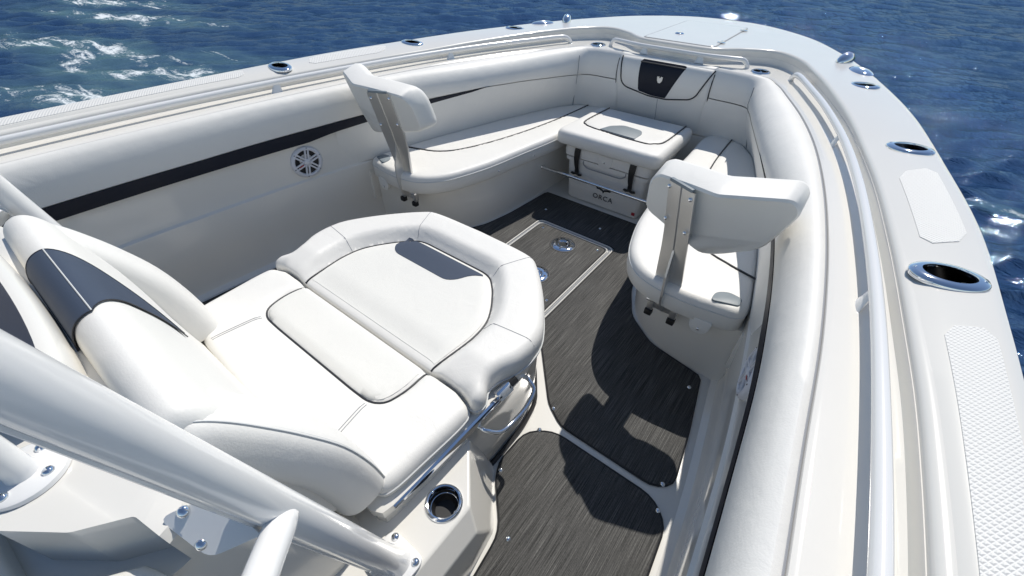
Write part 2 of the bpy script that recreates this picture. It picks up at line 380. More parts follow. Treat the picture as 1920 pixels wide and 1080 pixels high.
# ================================================================== HULL
ST = dict(
 OUT=[(1.60,-1.4),(1.60,-.4),(1.60,.3),(1.59,.8),(1.575,1.15),(1.54,1.6),(1.46,2.06),(1.36,2.55),(1.24,2.95),(1.07,3.4),(.90,3.74),(.70,4.05),(.46,4.27),(.24,4.39),(0,4.43)],
 INW=[(1.48,-1.4),(1.48,-.4),(1.47,.3),(1.445,.75),(1.405,1.08),(1.35,1.45),(1.27,1.88),(1.15,2.35),(1.03,2.70),(.88,3.07),(.76,3.32),(.60,3.46),(.42,3.40),(.25,3.275),(0,3.25)],
 LIP=[(1.35,-1.4),(1.345,-.4),(1.33,.2),(1.30,.65),(1.275,1.0),(1.225,1.4),(1.155,1.8),(1.06,2.2),(.945,2.55),(.81,2.87),(.725,3.05),(.62,3.175),(.36,3.20),(.18,3.20),(0,3.20)],
 FACE=[(1.275,-1.4),(1.27,-.4),(1.26,.2),(1.232,.65),(1.20,1.0),(1.135,1.4),(1.045,1.78),(.925,2.13),(.81,2.45),(.695,2.78),(.625,2.99),(.56,3.115),(.36,3.14),(.18,3.14),(0,3.14)],
 BOT=[(1.288,-1.4),(1.283,-.4),(1.274,.2),(1.247,.65),(1.213,1.0),(1.150,1.42),(1.07,1.85),(.97,2.27),(.88,2.6),(.77,2.95),(.70,3.10),(.61,3.185),(.36,3.20),(.18,3.20),(0,3.20)],
 FLO=[(1.312,-1.4),(1.308,-.4),(1.297,.2),(1.268,.65),(1.232,1.0),(1.168,1.42),(1.10,1.85),(1.0,2.27),(.9,2.6),(.79,2.95),(.72,3.10),(.63,3.19),(.38,3.22),(.18,3.22),(0,3.22)])
NS = 10
CV = {k: np.array(cr(v, NS)) for k, v in ST.items()}
NP = len(CV['OUT'])
def full(a):            # starboard half -> whole outline stern-starboard .. bow .. stern-port
    return np.concatenate([a, (a*np.array([-1, 1]))[::-1][1:]])
FV = {k: full(v) for k, v in CV.items()}
def row(a, z): return [(p[0], p[1], z if np.isscalar(z) else z[i]) for i, p in enumerate(a)]
ZG, ZL = .966, .88
hull = empty('boat_bow', (0, 1.5, 0)); tag(hull, 'white fibreglass motorboat bow with wide gunwale and recessed inner ledge', 'boat')
def towards(a, b, d):   # points of a moved distance d towards b
    v = b-a; return a+v/np.maximum(np.linalg.norm(v, axis=1)[:, None], 1e-6)*d
O, I = FV['OUT'], FV['INW']
# gunwale cap as a closed solid so the holder holes can be cut
rows = []
for d, z in ((.0, .905), (-.001, .938), (.003, .953), (.010, .961), (.022, .9652), (.032, ZG), (.036, ZG)): rows.append(row(towards(O, I, d), z))
def camb(t, y): return .024*np.clip((t-.25)/.75, 0, 1)**1.5*np.clip((3.1-y)/.9, 0, 1)     # the cap falls away inboard, fading out at the foredeck
YI = O[:, 1]*.5+I[:, 1]*.5; CI = camb(1.0, YI)
for t in (.3, .45, .6, .75): rows.append(row(O*(1-t)+I*t, ZG-camb(t, YI)))
for d, z in ((.022, ZG), (.018, ZG), (.011, ZG-.0015), (.005, ZG-.005), (.0012, ZG-.010), (0.0, ZG-.016), (0.0, ZG-.020)): rows.append(row(towards(I, O, d), z-CI*.97))
rows.append(row(I, ZG-.06))
rows.append(row(towards(I, O, .04), ZG-.065)); rows.append(row(towards(O, I, .05), .90))
v, f = grid(rows, closed_v=True); nn = len(rows[0]); cap0 = [i*nn for i in range(len(rows))]; cap1 = [i*nn+nn-1 for i in range(len(rows))]
f += [tuple(cap0), tuple(cap1)]
cap_o = MB().add(v, f).build('gunwale_cap', GEL, hull)
L_ = FV['LIP']
rows = [row(towards(L_, I, .0), ZL-.045), row(L_, ZL-.02), row(towards(L_, I, .006), ZL-.006), row(towards(L_, I, .02), ZL), row(L_*.5+I*.5, ZL), row(towards(I, L_, .018), ZL), row(towards(I, L_, .005), ZL+.006), row(towards(I, L_, .002), ZL+.04), row(towards(I, L_, -.006), ZL+.04), row(towards(I, L_, -.006), ZL-.06), row(L_*.5+I*.5, ZL-.06)]
v, f = grid(rows, closed_v=True); nn = len(rows[0]); f += [tuple(i*nn for i in range(len(rows))), tuple(i*nn+nn-1 for i in range(len(rows)))]
ledge_o = MB().add(v, f).build('inner_ledge', LINER, hull)
# topsides, flared, and rub rail
Cx = np.array([0, 1.0]); rows = []
for t, z in ((0, .912), (.03, .75), (.10, .45), (.2, .1), (.31, -.3), (.42, -.8)):
    q = O.copy(); q[:, 0] *= (1-t*(.35+.65*np.clip((q[:, 1]-.5)/3.5, 0, 1))); q[:, 1] = np.where(q[:, 1] > 1, 1+(q[:, 1]-1)*(1-t*.55), q[:, 1]); rows.append(row(q, z))
MB().add(*grid(rows)).build('hull_side', GEL, hull)
tube('rub_rail', [(p[0], p[1], .893) for p in towards(O, I, -.006)], .014, STEEL, hull, 8)
# nonskid panels set 3 mm proud on the gunwale
def strip_patch(name, ya, yb, ta, tb, sgn):
    A, B = CV['OUT'], CV['INW']; rows = []
    idx = [i for i in range(NP) if ya <= A[i][1] <= yb]
    for i in idx:
        e = min(1, min(i-idx[0], idx[-1]-i)/1.5+.55)
        m_ = (ta+tb)/2; h = (tb-ta)/2*e; rows.append([(sgn*(A[i]*(1-t)+B[i]*t)[0], (A[i]*(1-t)+B[i]*t)[1], ZG+.0018-float(camb(t, (A[i][1]+B[i][1])/2))) for t in np.linspace(m_-h, m_+h, 6)])
    v, f = grid(rows); k = len(v); bd = [0*6+j for j in range(6)]
    b = [(p[0], p[1], p[2]-.006) for p in v]; n6 = 6; nr = len(rows)
    loop = [j for j in range(n6)]+[i*n6+n6-1 for i in range(1, nr)]+[(nr-1)*n6+j for j in range(n6-2, -1, -1)]+[i*n6 for i in range(nr-2, 0, -1)]
    vv = v+[b[q] for q in loop]; m = len(loop)
    f += [(loop[i], loop[(i+1) % m], k+(i+1) % m, k+i) for i in range(m)]
    return MB().add(vv, f).build(name, NONSKID, hull)
for s in (1, -1):
    strip_patch('nonskid_panel', 1.50, 2.02, .24, .74, s); strip_patch('nonskid_panel', -1.3, 1.13, .24, .72, s)
# inner liner wall, with a moulded crease, and the sole
Bt, Fl = FV['BOT'], FV['FLO']
rows = [row(towards(Bt, Fl, .014), .66), row(Bt*.35+Fl*.65, .52), row(Bt*.35+Fl*.65, .446), row(Bt*.45+Fl*.55, .438), row(Bt*.95+Fl*.05, .428), row(Bt*1.0, .418), row(Bt*.5+Fl*.5, .2), row(Fl, .06), row(towards(Fl, Bt, .012), .02), row(Fl*.97+np.array([0, .02]), 0.001)]
MB().add(*grid(rows)).build('liner_wall', LINER, hull, angle=24)
fl = [(p[0], p[1]) for p in Fl]; n = len(fl)
MB().add([(x, y, 0) for x, y in fl], [tuple(range(n))]).build('cockpit_sole', GEL, hull, smooth=False)
# anchor locker hatch on the foredeck
hp = rnd([(-.245, 3.30), (.245, 3.30), (.235, 4.12), (-.235, 4.12)], [.03, .03, .03, .03])
ho = MB().add(*prism_data(hp, ZG-.01, ZG+.004, bev=.003)).build('anchor_hatch', GEL, hull, angle=12)
g = rnd([(-.25, 3.295), (.25, 3.295), (.24, 4.125), (-.24, 4.125)], .03)
q = MB().add(*tube_data([(x, y, ZG) for x, y in g+[g[0]]], .0032, 6)).build('hatch_gasket', SEAM, hull)
def child(part, o): o.parent = part; o.matrix_parent_inverse = part.matrix_world.inverted() if False else Matrix.Translation(-part.parent.location) if False else Matrix()
def sub(part, *objs):
    # sub-part: geometry in boat coordinates, part sits at the identity in boat coordinates
    for o in objs: o.parent = part; o.matrix_parent_inverse = Matrix()
for y in (3.45, 3.98):
    h = MB().add(*box_data((.245, y, ZG+.006), (.05, .032, .006), b=.002)); h.add(*tube_data([(.243, y-.02, ZG+.011), (.243, y+.02, ZG+.011)], .004, 8)); sub(ho, h.build('hinge', CHROME))
sub(ho, MB().add(*lathe_data([(.0001, .012), (.02, .012), (.03, .008), (.034, .003)], frame((-.09, 3.56, ZG)), 24)).build('latch', CHROME))
def cut(target, cutters):
    bm = bmesh.new(); bm.from_mesh(target.data); bmesh.ops.triangulate(bm, faces=bm.faces); bm.to_mesh(target.data); bm.free()
    for cdata in cutters:
        co = MB().add(*cdata).build('cutter', GEL); md = target.modifiers.new('b', 'BOOLEAN'); md.operation = 'DIFFERENCE'; md.object = co; md.solver = 'EXACT'
        dg = bpy.context.evaluated_depsgraph_get(); me = bpy.data.meshes.new_from_object(target.evaluated_get(dg)); target.modifiers.clear(); target.data = me; bpy.data.objects.remove(co)
    target.data.polygons.foreach_set('use_smooth', [True]*len(target.data.polygons)); target.data.set_sharp_from_angle(angle=R(28))
    md = target.modifiers.new('wn', 'WEIGHTED_NORMAL'); md.keep_sharp = True; md.weight = 100
# ------------------------------------------------ rod holders and drink holders
def holder(name, loc, ux, a, b, tilt=0, hole=.66, depth=.16):
    """flanged chrome holder flush in a deck; elliptic flange a x b, long axis along ux"""
    root = empty(name, loc); fr = frame(loc, (-.09*math.copysign(1, loc[0]) if tilt else 0, 0, 1), ux)
    fl = lathe_data([(hole, -.004), (hole, .006), (hole*1.03, .0085), (.80, .0075), (.96, .004), (1.0, .0005), (1.0, -.008)], fr @ Matrix.Diagonal((a, b, 1, 1)), 40)
    MB().add(*fl).build('flange', CHROME, root)
    d = Vector((math.sin(tilt), 0, -math.cos(tilt))); rows = []
    for t in (-.004, .03, .08, depth):
        rows.append([fr @ (Vector((a*hole*math.cos(w), b*hole*math.sin(w), 0))*(1 if t < .05 else .86)+d*t) for w in [2*math.pi*k/32 for k in range(32)]])
    v, f = grid(rows, closed_u=True); f.append(tuple(range(3*32, 4*32)))
    MB().add(v, f).build('tube', BORESHADE if tilt else CHROME, root)
    for w in (0, math.pi):
        MB().add(*bolt_data(fr @ Vector((a*.83*math.cos(w), 0, .004)), (0, 0, 1), .006, .004)).build('screw', CHROME, root)
    cutter = prism_data([(a*hole*1.12*math.cos(2*math.pi*(k+.37)/32), b*hole*1.12*math.sin(2*math.pi*(k+.37)/32)) for k in range(32)], -.2, .1, fr)
    return root, cutter
RH = [((1.463, 1.265), (1, .06), 'on the wide gunwale between the two nonskid panels'), ((1.35, 2.13), (1, -.35), 'on the gunwale just ahead of the forward nonskid panel'), ((1.12, 2.95), (1, -.6), 'on the gunwale next to the oval chrome fitting')]
cuts = []
for i, ((x, y), u, w) in enumerate(RH):
    for s in (1, -1):
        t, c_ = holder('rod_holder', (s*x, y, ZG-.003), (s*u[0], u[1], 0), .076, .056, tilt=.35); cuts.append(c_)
        lab = ['nearest', 'middle', 'foremost'][i]+' chrome flush rod holder '+('on the right-hand gunwale' if s > 0 else 'on the far left gunwale')
        tag(t, lab, 'rod holder', 'flush rod holders along the gunwales')
cut(cap_o, cuts[1:]+cuts[:1])
cuts = []
for s in (1, -1):
    t, c_ = holder('drink_holder', (s*.575, 3.255, ZL), (1, 0, 0), .058, .058, hole=.80, depth=.09); cuts.append(c_)
    tag(t, 'round steel drink holder in the ledge at the '+('right' if s > 0 else 'left')+' end of the bow rail', 'drink holder', 'drink holders beside the bow rail')
cut(ledge_o, cuts)
# ------------------------------------------------ pop-up cleats and navigation fairings
for s in (1, -1):
    w = 'right' if s > 0 else 'left'
    fr = frame((s*1.075, 3.245, ZG), (0, 0, 1), (s*.55, -1, 0)); t = empty('popup_cleat', fr.translation)
    MB().add(*lathe_data([(.0001, .017), (.3, .0165), (.6, .014), (.85, .009), (1, .001), (1, -.003)], fr @ Matrix.Diagonal((.095, .05, 1, 1)), 36)).build('dome_plate', CHROME, t)
    MB().add(*lathe_data([(.0001, .020), (.5, .019), (1, .015)], fr @ Matrix.Diagonal((.03, .018, 1, 1)), 20)).build('button', STEEL, t)
    tag(t, 'low oval chrome pop-up cleat on the '+w+' gunwale beside the bow light', 'cleat', 'pop-up cleats')
    fr = frame((s*.97, 3.43, ZG), (0, 0, 1), (s*.5, 1, 0)); t = empty('navigation_light', fr.translation); rows = []
    for k, (xx, ww, hh) in enumerate(((-.060, .004, .008), (-.050, .022, .026), (-.02, .034, .046), (.012, .035, .054), (.036, .030, .048), (.048, .018, .028), (.052, .004, .008))):
        rows.append([fr @ Vector((xx, ww*math.cos(a), hh*max(0, math.sin(a))**.8-.002)) for a in [math.pi*j/14 for j in range(15)]])
    MB().add(*grid(rows)).build('housing', CHROME, t)
    MB().add(*box_data((.034, 0, .018), (.020, .058, .022), fr, .004)).build('lens', mat('lens_'+w, (.02, .10, .05) if s > 0 else (.14, .02, .02), .1), t)
    tag(t, 'teardrop chrome bow light at the deck edge on the '+w, 'boat light', 'bow lights')
# ================================================================== COAMING BOLSTERS
PROF = [(0.0, .868), (.10, .876), (.28, .880), (.52, .873), (.75, .852), (.92, .82), (1.0, .785), (1.0, .74)]
def coam(i0, i1, prof, s):
    """rows over stations i0..i1 (starboard indices); prof entries (fraction LIP->FACE, z)"""
    rows = []
    for fr_, z in prof:
        p = CV['LIP'][i0:i1]*(1-fr_)+CV['FACE'][i0:i1]*fr_
        rows.append([(s*x, y, z) for x, y in p])
    return rows
def pt(i, z):
    """bolster face point (starboard) below the bulge at height z for station index i"""
    t = np.clip((.74-z)/(.74-.47), 0, 1); a = CV['FACE'][i]; b = CV['BOT'][i]; return a*(1-t)+b*t
yF = CV['FACE'][:, 1]
def stripe_z(y):
    top = np.interp(y, [-2, 0, .6, 1.2, 1.9, 2.32], [.705, .705, .706, .712, .728, .742]); bot = np.interp(y, [-2, .9, 1.15, 1.3, 1.9, 2.2, 2.32], [.640, .640, .642, .66, .695, .722, .741]); return top, bot
CORN = 10*NS+4; LASTS = CORN
side_end = CORN
for s in (1, -1):
    w = 'right' if s > 0 else 'left'; t = empty('coaming_bolster', (s*1.2, 1.0, .75))
    tag(t, 'long padded white coaming bolster along the '+w+' side'+(' nearest the camera' if s > 0 else ' with a dark tapering stripe'), 'bolster', 'coaming bolsters')
    rows = coam(0, side_end, PROF, s)
    zt = [stripe_z(y)[0] if y < 2.3 else np.interp(y, [2.3, 2.6, 3.1], [.741, .735, .705]) for y in yF[:side_end]]
    rows.append([(s*pt(i, zt[i])[0], pt(i, zt[i])[1], zt[i]) for i in range(side_end)])
    rows.append([(s*(pt(i, zt[i])[0]+.012), pt(i, zt[i])[1]+.004, zt[i]-.004) for i in range(side_end)])
    MB().add(*grid(rows)).build('upper_pad', VINYL, t)
    ends = [i for i in range(side_end) if yF[i] < 2.34]
    rows = [[], [], [], []]
    for i in ends:
        a, b = stripe_z(yF[i]); p, q = pt(i, a), pt(i, b); e = .004
        for k, (u_, z_) in enumerate(((0, a-.002), (.25, a*.75+b*.25), (.75, a*.25+b*.75), (1, b))):
            c_ = p*(1-u_)+q*u_; off = .002+.002*math.sin(math.pi*u_); rows[k].append((s*(c_[0]-off), c_[1], z_))
    rows.append([(s*(abs(x)+.03), y, z) for x, y, z in rows[3]])
    MB().add(*grid(rows)).build('dark_stripe', NAVY, t)['label'] = 'navy vinyl stripe tapering to a point forward'
    lo = [i for i in range(side_end) if CV['BOT'][i][1] > 1.30]; rows = []
    for u_ in (0, .06, .3, .6, .85, 1.0):
        r_ = []
        for i in lo:
            top = zt[i]-.004 if yF[i] > 2.32 else stripe_z(yF[i])[1]
            z_ = top*(1-u_)+.44*u_; c_ = pt(i, z_); off = .002+.010*math.sin(math.pi*min(1, u_*1.05))*1.0
            k = 1 if i > lo[0]+4 else (i-lo[0])/4; r_.append((s*(c_[0]-off*k+.02*(1-k)), c_[1]-off*.3, z_))
        rows.append(r_)
    MB().add(*grid(rows)).build('lower_pad', VINYL, t)
    sm = [(s*(CV['LIP'][i][0]-.001), CV['LIP'][i][1]-.001, .868) for i in range(0, side_end)]
    MB().add(*tube_data(sm, .0035, 6)).build('welt', SEAM, t)
# corner pads (front facing) between the side bolster and the centre backrest, and the centre backrest itself
def bow_pad(i0, i1, s, name_root, z_split):
    a = coam(i0, i1, PROF, s); ups = a+[[(s*pt(i, z_split)[0], pt(i, z_split)[1], z_split) for i in range(i0, i1)], [(s*pt(i, z_split)[0], pt(i, z_split)[1]+.014, z_split-.004) for i in range(i0, i1)]]
    MB().add(*grid(ups)).build('upper_pad', VINYL, name_root); rows = []
    for u_ in (0, .06, .3, .6, .85, 1.0):
        z_ = (z_split-.005)*(1-u_)+.44*u_; rows.append([(s*pt(i, z_)[0], pt(i, z_)[1]-.002-.010*math.sin(math.pi*u_), z_) for i in range(i0, i1)])
    MB().add(*grid(rows)).build('lower_pad', VINYL, name_root)
for s in (1, -1):
    w = 'right' if s > 0 else 'left'; t = empty('corner_pad', (s*.5, 3.08, .65)); bow_pad(CORN-1, 12*NS+3, s, t, .705)
    tag(t, 'plain white padded corner panel to the '+w+' of the dark bow headrest', 'pad', 'bow corner pads')
    MB().add(*tube_data([(s*pt(CORN, z)[0], pt(CORN, z)[1]-.003, z) for z in (.84, .80, .74, .66, .56, .45)], .003, 6)).build('seam', SEAM, t)
# centre backrest: x within +-.345
bb = empty('bow_bolster', (0, 3.1, .47)); tag(bb, 'padded white bow bolster with dark headrest panel behind the cooler seat', 'bolster')
XW = .342
def bbp(x, z, off=0):   # surface of the centre backrest
    if z > .74:
        zs = [.740, .785, .82, .852, .873, .880, .876]; ys = [3.125, 3.125, 3.130, 3.144, 3.163, 3.183, 3.195]; y = np.interp(z, zs, ys)
        if z >= .878: y = 3.183
    else: y = np.interp(z, [.44, .50, .6, .74], [3.195, 3.186, 3.160, 3.125])
    e = max(0, (abs(x)-(XW-.03))/.03); return (x, y+.02*e*e-off, z)
rows = []
for (z, yo) in ((.44, 0), (.50, 0), (.56, 0), (.62, 0), (.68, 0), (.74, 0), (.785, 0), (.82, 0), (.852, 0), (.873, 0)): rows.append([bbp(x, z) for x in np.linspace(-XW, XW, 41)])
rows.append([(x, 3.183, .882) for x in np.linspace(-XW, XW, 41)]); rows.append([(x, 3.200, .872) for x in np.linspace(-XW, XW, 41)])
rows = [[(-XW, r[0][1]+.03, r[0][2])]+r+[(XW, r[0][1]+.03, r[0][2])] for r in rows]
MB().add(*grid(rows)).build('pad', VINYL, bb, angle=70)
def bb_patch(name, poly, off, m, root, th=.004):
    P = resample(poly, .018, True); n = len(P); x0, z0 = np.min(P, 0); x1, z1 = np.max(P, 0)
    gx, gz = np.meshgrid(np.arange(x0, x1, .018), np.arange(z0, z1, .018)); G = np.stack([gx.ravel(), gz.ravel()], 1); G = G[inside(G, P)]; G = G[dist_poly(G, P) > .007]
    vs, _, fs, *_ = delaunay_2d_cdt([Vector(p) for p in list(P)+[tuple(g_) for g_ in G]], [], [list(range(n))], 1, 1e-6)
    V = np.array([(q.x, q.y) for q in vs]); d = dist_poly(V, P)
    v = [bbp(a, min(b, .8725), off+th*min(1, k/.010)**.5) for (a, b), k in zip(V, d)]; f = [tuple(q) for q in fs]; k0 = len(v)
    v += [bbp(a, min(b, .8725), -.004) for a, b in P]; f += [(i, (i+1) % n, k0+(i+1) % n, k0+i) for i in range(n)]
    return MB().add(v, f).build(name, m, root)
yoke = rnd([(-.31, .868), (-.285, .70), (-.25, .672), (-.07, .640), (.06, .640), (.225, .672), (.26, .70), (.335, .868)], [.002, .03, .03, .02, .02, .03, .03, .002])
bb_patch('yoke_pad', yoke, .003, VINYL, bb)
dark = rnd([(-.165, .866), (-.15, .664), (-.05, .648), (.055, .648), (.155, .866)], [.012, .008, .005, .005, .012])
hd = bb_patch('headrest_panel', dark, .009, NAVY, bb); hd['label'] = 'dark navy headrest panel with small silver emblem'
MB().add(*tube_data([bbp(x, z, .006) for x, z in resample([(-.310, .864)]+[p for p in yoke if p[1] < .80]+[(.333, .864)], .012)], .0045, 8)).build('piping', PIPE, bb)
MB().add(*tube_data([(-.165, 3.132, .852), (0, 3.132, .852), (.15, 3.132, .852)], .004, 8)).build('piping', PIPE, bb)
em = [(-.020, .018), (-.006, .020), (-.004, .010), (.004, .010), (.006, .020), (.020, .018), (.018, -.006), (.008, -.020), (-.006, -.020), (-.016, -.006)]
ob = bbp(0.0, .765, .0); fr = frame((0.0, ob[1]-.013, .765), (0, -1, .05), (1, 0, 0)); sub(hd, MB().add(*prism_data(em, 0, .004, fr)).build('emblem', STEEL))
for s in (1, -1): MB().add(*tube_data([bbp(s*XW*.985, z, .001) for z in (.45, .52, .6, .68, .74, .8, .845)], .0035, 6)).build('side_seam', PIPE, bb)
MB().add(*tube_data([bbp(.0, z, .0005) for z in (.45, .5, .56, .63)], .0018, 6)).build('centre_seam', SEAM, bb)
# ================================================================== HANDRAILS
def rail(name, path, feet, posts, label, r=.0145):
    t = empty(name, path[len(path)//2]); tag(t, label, 'handrail', 'powder coated grab rails')
    P = cr(path, 8); MB().add(*tube_data(P, r, 16)).build('bar', POWDER, t)
    for (base, top) in posts:
        b_ = Vector(base); q = Vector(top); d = (q-b_); w = Vector((0, 0, 1)); k = Vector((path[1][0]-path[0][0], path[1][1]-path[0][1], 0)).normalized()
        # flat tapered blade post
        i = min(range(len(P)), key=lambda j: (Vector(P[j])-q).length); k = (Vector(P[min(i+1, len(P)-1)])-Vector(P[max(i-1, 0)])).normalized(); h = k.cross(d).normalized(); rows = []
        for u_, ww in ((0, .030), (.5, .022), (1, .015)):
            c_ = b_+d*u_; rows.append([c_+k*ww*math.cos(a)+h*.006*math.sin(a) for a in [2*math.pi*j/12 for j in range(12)]])
        MB().add(*grid(rows, closed_u=True)).build('post', POWDER, t)
    for p in feet: MB().add(*lathe_data([(.0001, .006), (.016, .006), (.021, .003), (.022, -.003)], frame(p), 18)).build('foot', POWDER, t)
    return t
ZR = .927
def onr(i): p = CV['INW'][i]*.62+CV['LIP'][i]*.38; return p
def posat(y): i = int(np.argmin(np.abs(CV['LIP'][:NS*10, 1]*.38+CV['INW'][:NS*10, 1]*.62-y))); return onr(i)
for s in (1, -1):
    ys = [-.05, .25, .6, 1.0, 1.4, 1.8, 2.2, 2.6, 2.9, 3.07]; path = [(s*posat(y)[0], posat(y)[1], ZR) for y in ys]
    if s > 0: path = [(s*posat(-.9)[0], -.9, ZR), (s*posat(-.45)[0], -.45, ZR)]+path
    e = path[-1]; path += [(e[0]-s*.035, e[1]+.06, ZR-.006), (e[0]-s*.052, e[1]+.095, ZL+.012), (e[0]-s*.054, e[1]+.10, ZL-.004)]
    a = path[0]; path = [(a[0], a[1]-.10, ZL-.004), (a[0], a[1]-.094, ZL+.012), (a[0], a[1]-.055, ZR-.008)]+path
    posts = []
    for y in (1.15, 2.25) if s < 0 else (1.15, 2.25, .0):
        p = posat(y); q = CV['LIP'][int(np.argmin(np.abs(CV['LIP'][:NS*10, 1]-y)))]; b_ = (p[0]*.8+(q[0]+.02)*.2, y-.01, ZL-.002); posts.append(((s*b_[0], b_[1], ZL-.002), (s*p[0], p[1], ZR)))
    rail('side_handrail', path, [path[0], path[-1]], posts, 'long white grab rail above the '+('near right-hand' if s > 0 else 'far left')+' inner ledge')
pb = [(-.485, 3.285, ZL-.004), (-.482, 3.282, ZL+.014), (-.455, 3.273, ZR-.002), (-.40, 3.258, ZR+.002), (-.30, 3.235, ZR+.002), (-.2, 3.22, ZR+.002), (0, 3.22, ZR+.002), (.2, 3.22, ZR+.002), (.30, 3.235, ZR+.002), (.40, 3.258, ZR+.002), (.455, 3.273, ZR-.002), (.482, 3.282, ZL+.014), (.485, 3.285, ZL-.004)]
rail('bow_handrail', pb, [pb[0], pb[-1]], [((-.19, 3.212, ZL), (-.19, 3.22, ZR)), ((.20, 3.212, ZL), (.20, 3.22, ZR))], 'short curved white grab rail across the bow behind the dark headrest', .0135)
MB_ = None
# ================================================================== SPEAKERS
for s in (-1, 1):
    i = int(np.argmin(np.abs(CV['BOT'][:, 1]-1.13))); p = CV['BOT'][i]; tgt = CV['BOT'][i+2]-CV['BOT'][i-2]; tgt /= np.linalg.norm(tgt)
    nrm = Vector((-s*abs(tgt[1]), -abs(tgt[0])*1.0, .05)).normalized(); c0 = Vector((s*(p[0]+.010), p[1], .535)); fr = frame(c0, nrm, (0, 1, 0)); t = empty('speaker', c0)
    tag(t, 'round white six-spoke speaker set in the '+('left wall under the dark stripe' if s < 0 else 'right wall beside the bench, mostly hidden'), 'speaker', 'cockpit speakers')
    MB().add(*lathe_data([(.066, .004), (.068, .012), (.074, .015), (.084, .012), (.089, .005), (.089, -.02)], fr, 40)).build('rim', SPKW, t)
    MB().add(*lathe_data([(.0001, -.004), (.02, -.006), (.05, .001), (.066, .004)], fr, 32)).build('cone', BLACK, t)
    MB().add(*lathe_data([(.0001, .018), (.014, .017), (.020, .012), (.020, .0)], fr, 24)).build('hub', SPKW, t)
    for k in range(6):
        a = k*math.pi/3+.3; m2 = fr @ Matrix.Rotation(a, 4, 'Z')
        for q in (-.0082, .0082): MB().add(*box_data((.042, q, .010), (.054, .0095, .008), m2, .002)).build('spoke', SPKW, t)
        MB().add(*bolt_data(m2 @ Vector((.079, 0, .013)), nrm, .003, .002)).build('screw', BLACK, t)
    MB().add(*box_data((.040, 0, .0155), (.026, .006, .001), fr @ Matrix.Rotation(math.pi+.3, 4, 'Z'))).build('badge', RED, t)
# ================================================================== FLOOR MATS
def floor_mat(outline, label, snaps, root_at):
    t = empty('floor_mat', root_at); tag(t, label, 'mat', 'woven floor mats')
    MB().add(*prism_data(outline, .001, .007, bev=.003)).build('carpet', WOVEN, t, angle=30)
    b = resample(outline, .03, True); b = b+[b[0]]
    MB().add(*tube_data([(x, y, .0045) for x, y in b], .0045, 6)).build('bound_edge', BLACK, t)
    for x, y in snaps: MB().add(*lathe_data([(.0001, .012), (.005, .0118), (.0085, .009), (.010, .006)], frame((x, y, 0)), 14)).build('snap', CHROME, t)
aft = rnd([(.625, .565), (.595, .63), (.60, .79), (.69, .862), (1.12, .862), (1.195, .80), (1.215, .55), (1.235, .2), (1.26, -1.2), (.80, -1.2), (.775, .25), (.755, .43)], [.03, .03, .05, .05, .06, .05, .05, .05, .01, .01, .02, .05])
sn = [(.64, .83), (.62, .60), (.79, .43), (1.155, .83), (.80, .1)]
floor_mat(aft, 'nearest grey woven mat beside the console, crossed by a backrest shadow', sn, (.95, .5, 0))
floor_mat(mir(aft)[::-1], 'grey woven mat along the far side of the console, hidden behind the lounge', mir(sn), (-.95, .5, 0))
fwd = [(.70, .90), (1.10, .90), (1.165, .95), (1.13, 1.2), (1.07, 1.51), (.80, 1.56), (.64, 1.68), (.54, 1.88), (.50, 2.1), (.47, 2.52), (-.47, 2.52), (-.50, 2.1), (-.54, 1.88), (-.64, 1.68), (-.80, 1.56), (-1.07, 1.51), (-1.13, 1.2), (-1.165, .95), (-1.10, .90), (-.70, .90), (-.60, .96), (-.49, 1.09), (-.38, 1.22), (-.296, 1.29), (-.296, 2.180), (.296, 2.180), (.296, 1.29), (.38, 1.22), (.49, 1.09), (.60, .96)]
fwd = rnd(fwd, [.03, .03, .05, .05, .02, .05, .05, .05, .05, .02, .02, .05, .05, .05, .05, .02, .05, .05, .03, .03, .03, .05, .04, .03, .04, .04, .03, .04, .05, .03])
floor_mat(fwd, 'large grey woven mat running forward around the floor hatch to the cooler', [(.63, .95), (1.13, .93), (1.05, 1.42), (.35, 2.28), (-.33, 2.30), (.1, 2.32)], (.7, 1.2, 0))
hm = rnd([(-.253, 1.0), (.253, 1.0), (.253, 2.133), (-.253, 2.133)], .035)
floor_mat(hm, 'rectangular grey woven mat on the floor hatch around two chrome sockets', [(.21, 2.09), (-.21, 2.09), (.22, 1.5)], (0, 1.6, 0))
t = empty('floor_hatch', (0, 1.6, 0)); tag(t, 'pale rounded trim frame of the floor hatch outlining the middle mat', 'hatch')
P = rnd([(-.262, .95), (.262, .95), (.262, 2.142), (-.262, 2.142)], .04); P2 = rnd([(-.286, .95), (.286, .95), (.286, 2.168), (-.286, 2.168)], .05)
for nm, q, r_ in (('inner_trim', P, .0042), ('outer_trim', P2, .0045)): MB().add(*tube_data([(x, y, .005) for x, y in q+[q[0]]], r_, 8)).build(nm, GEL, t)
P3 = rnd([(-.274, .95), (.274, .95), (.274, 2.155), (-.274, 2.155)], .045); MB().add(*tube_data([(x, y, .001) for x, y in P3+[P3[0]]], .005, 6)).build('gutter', SEAM, t)
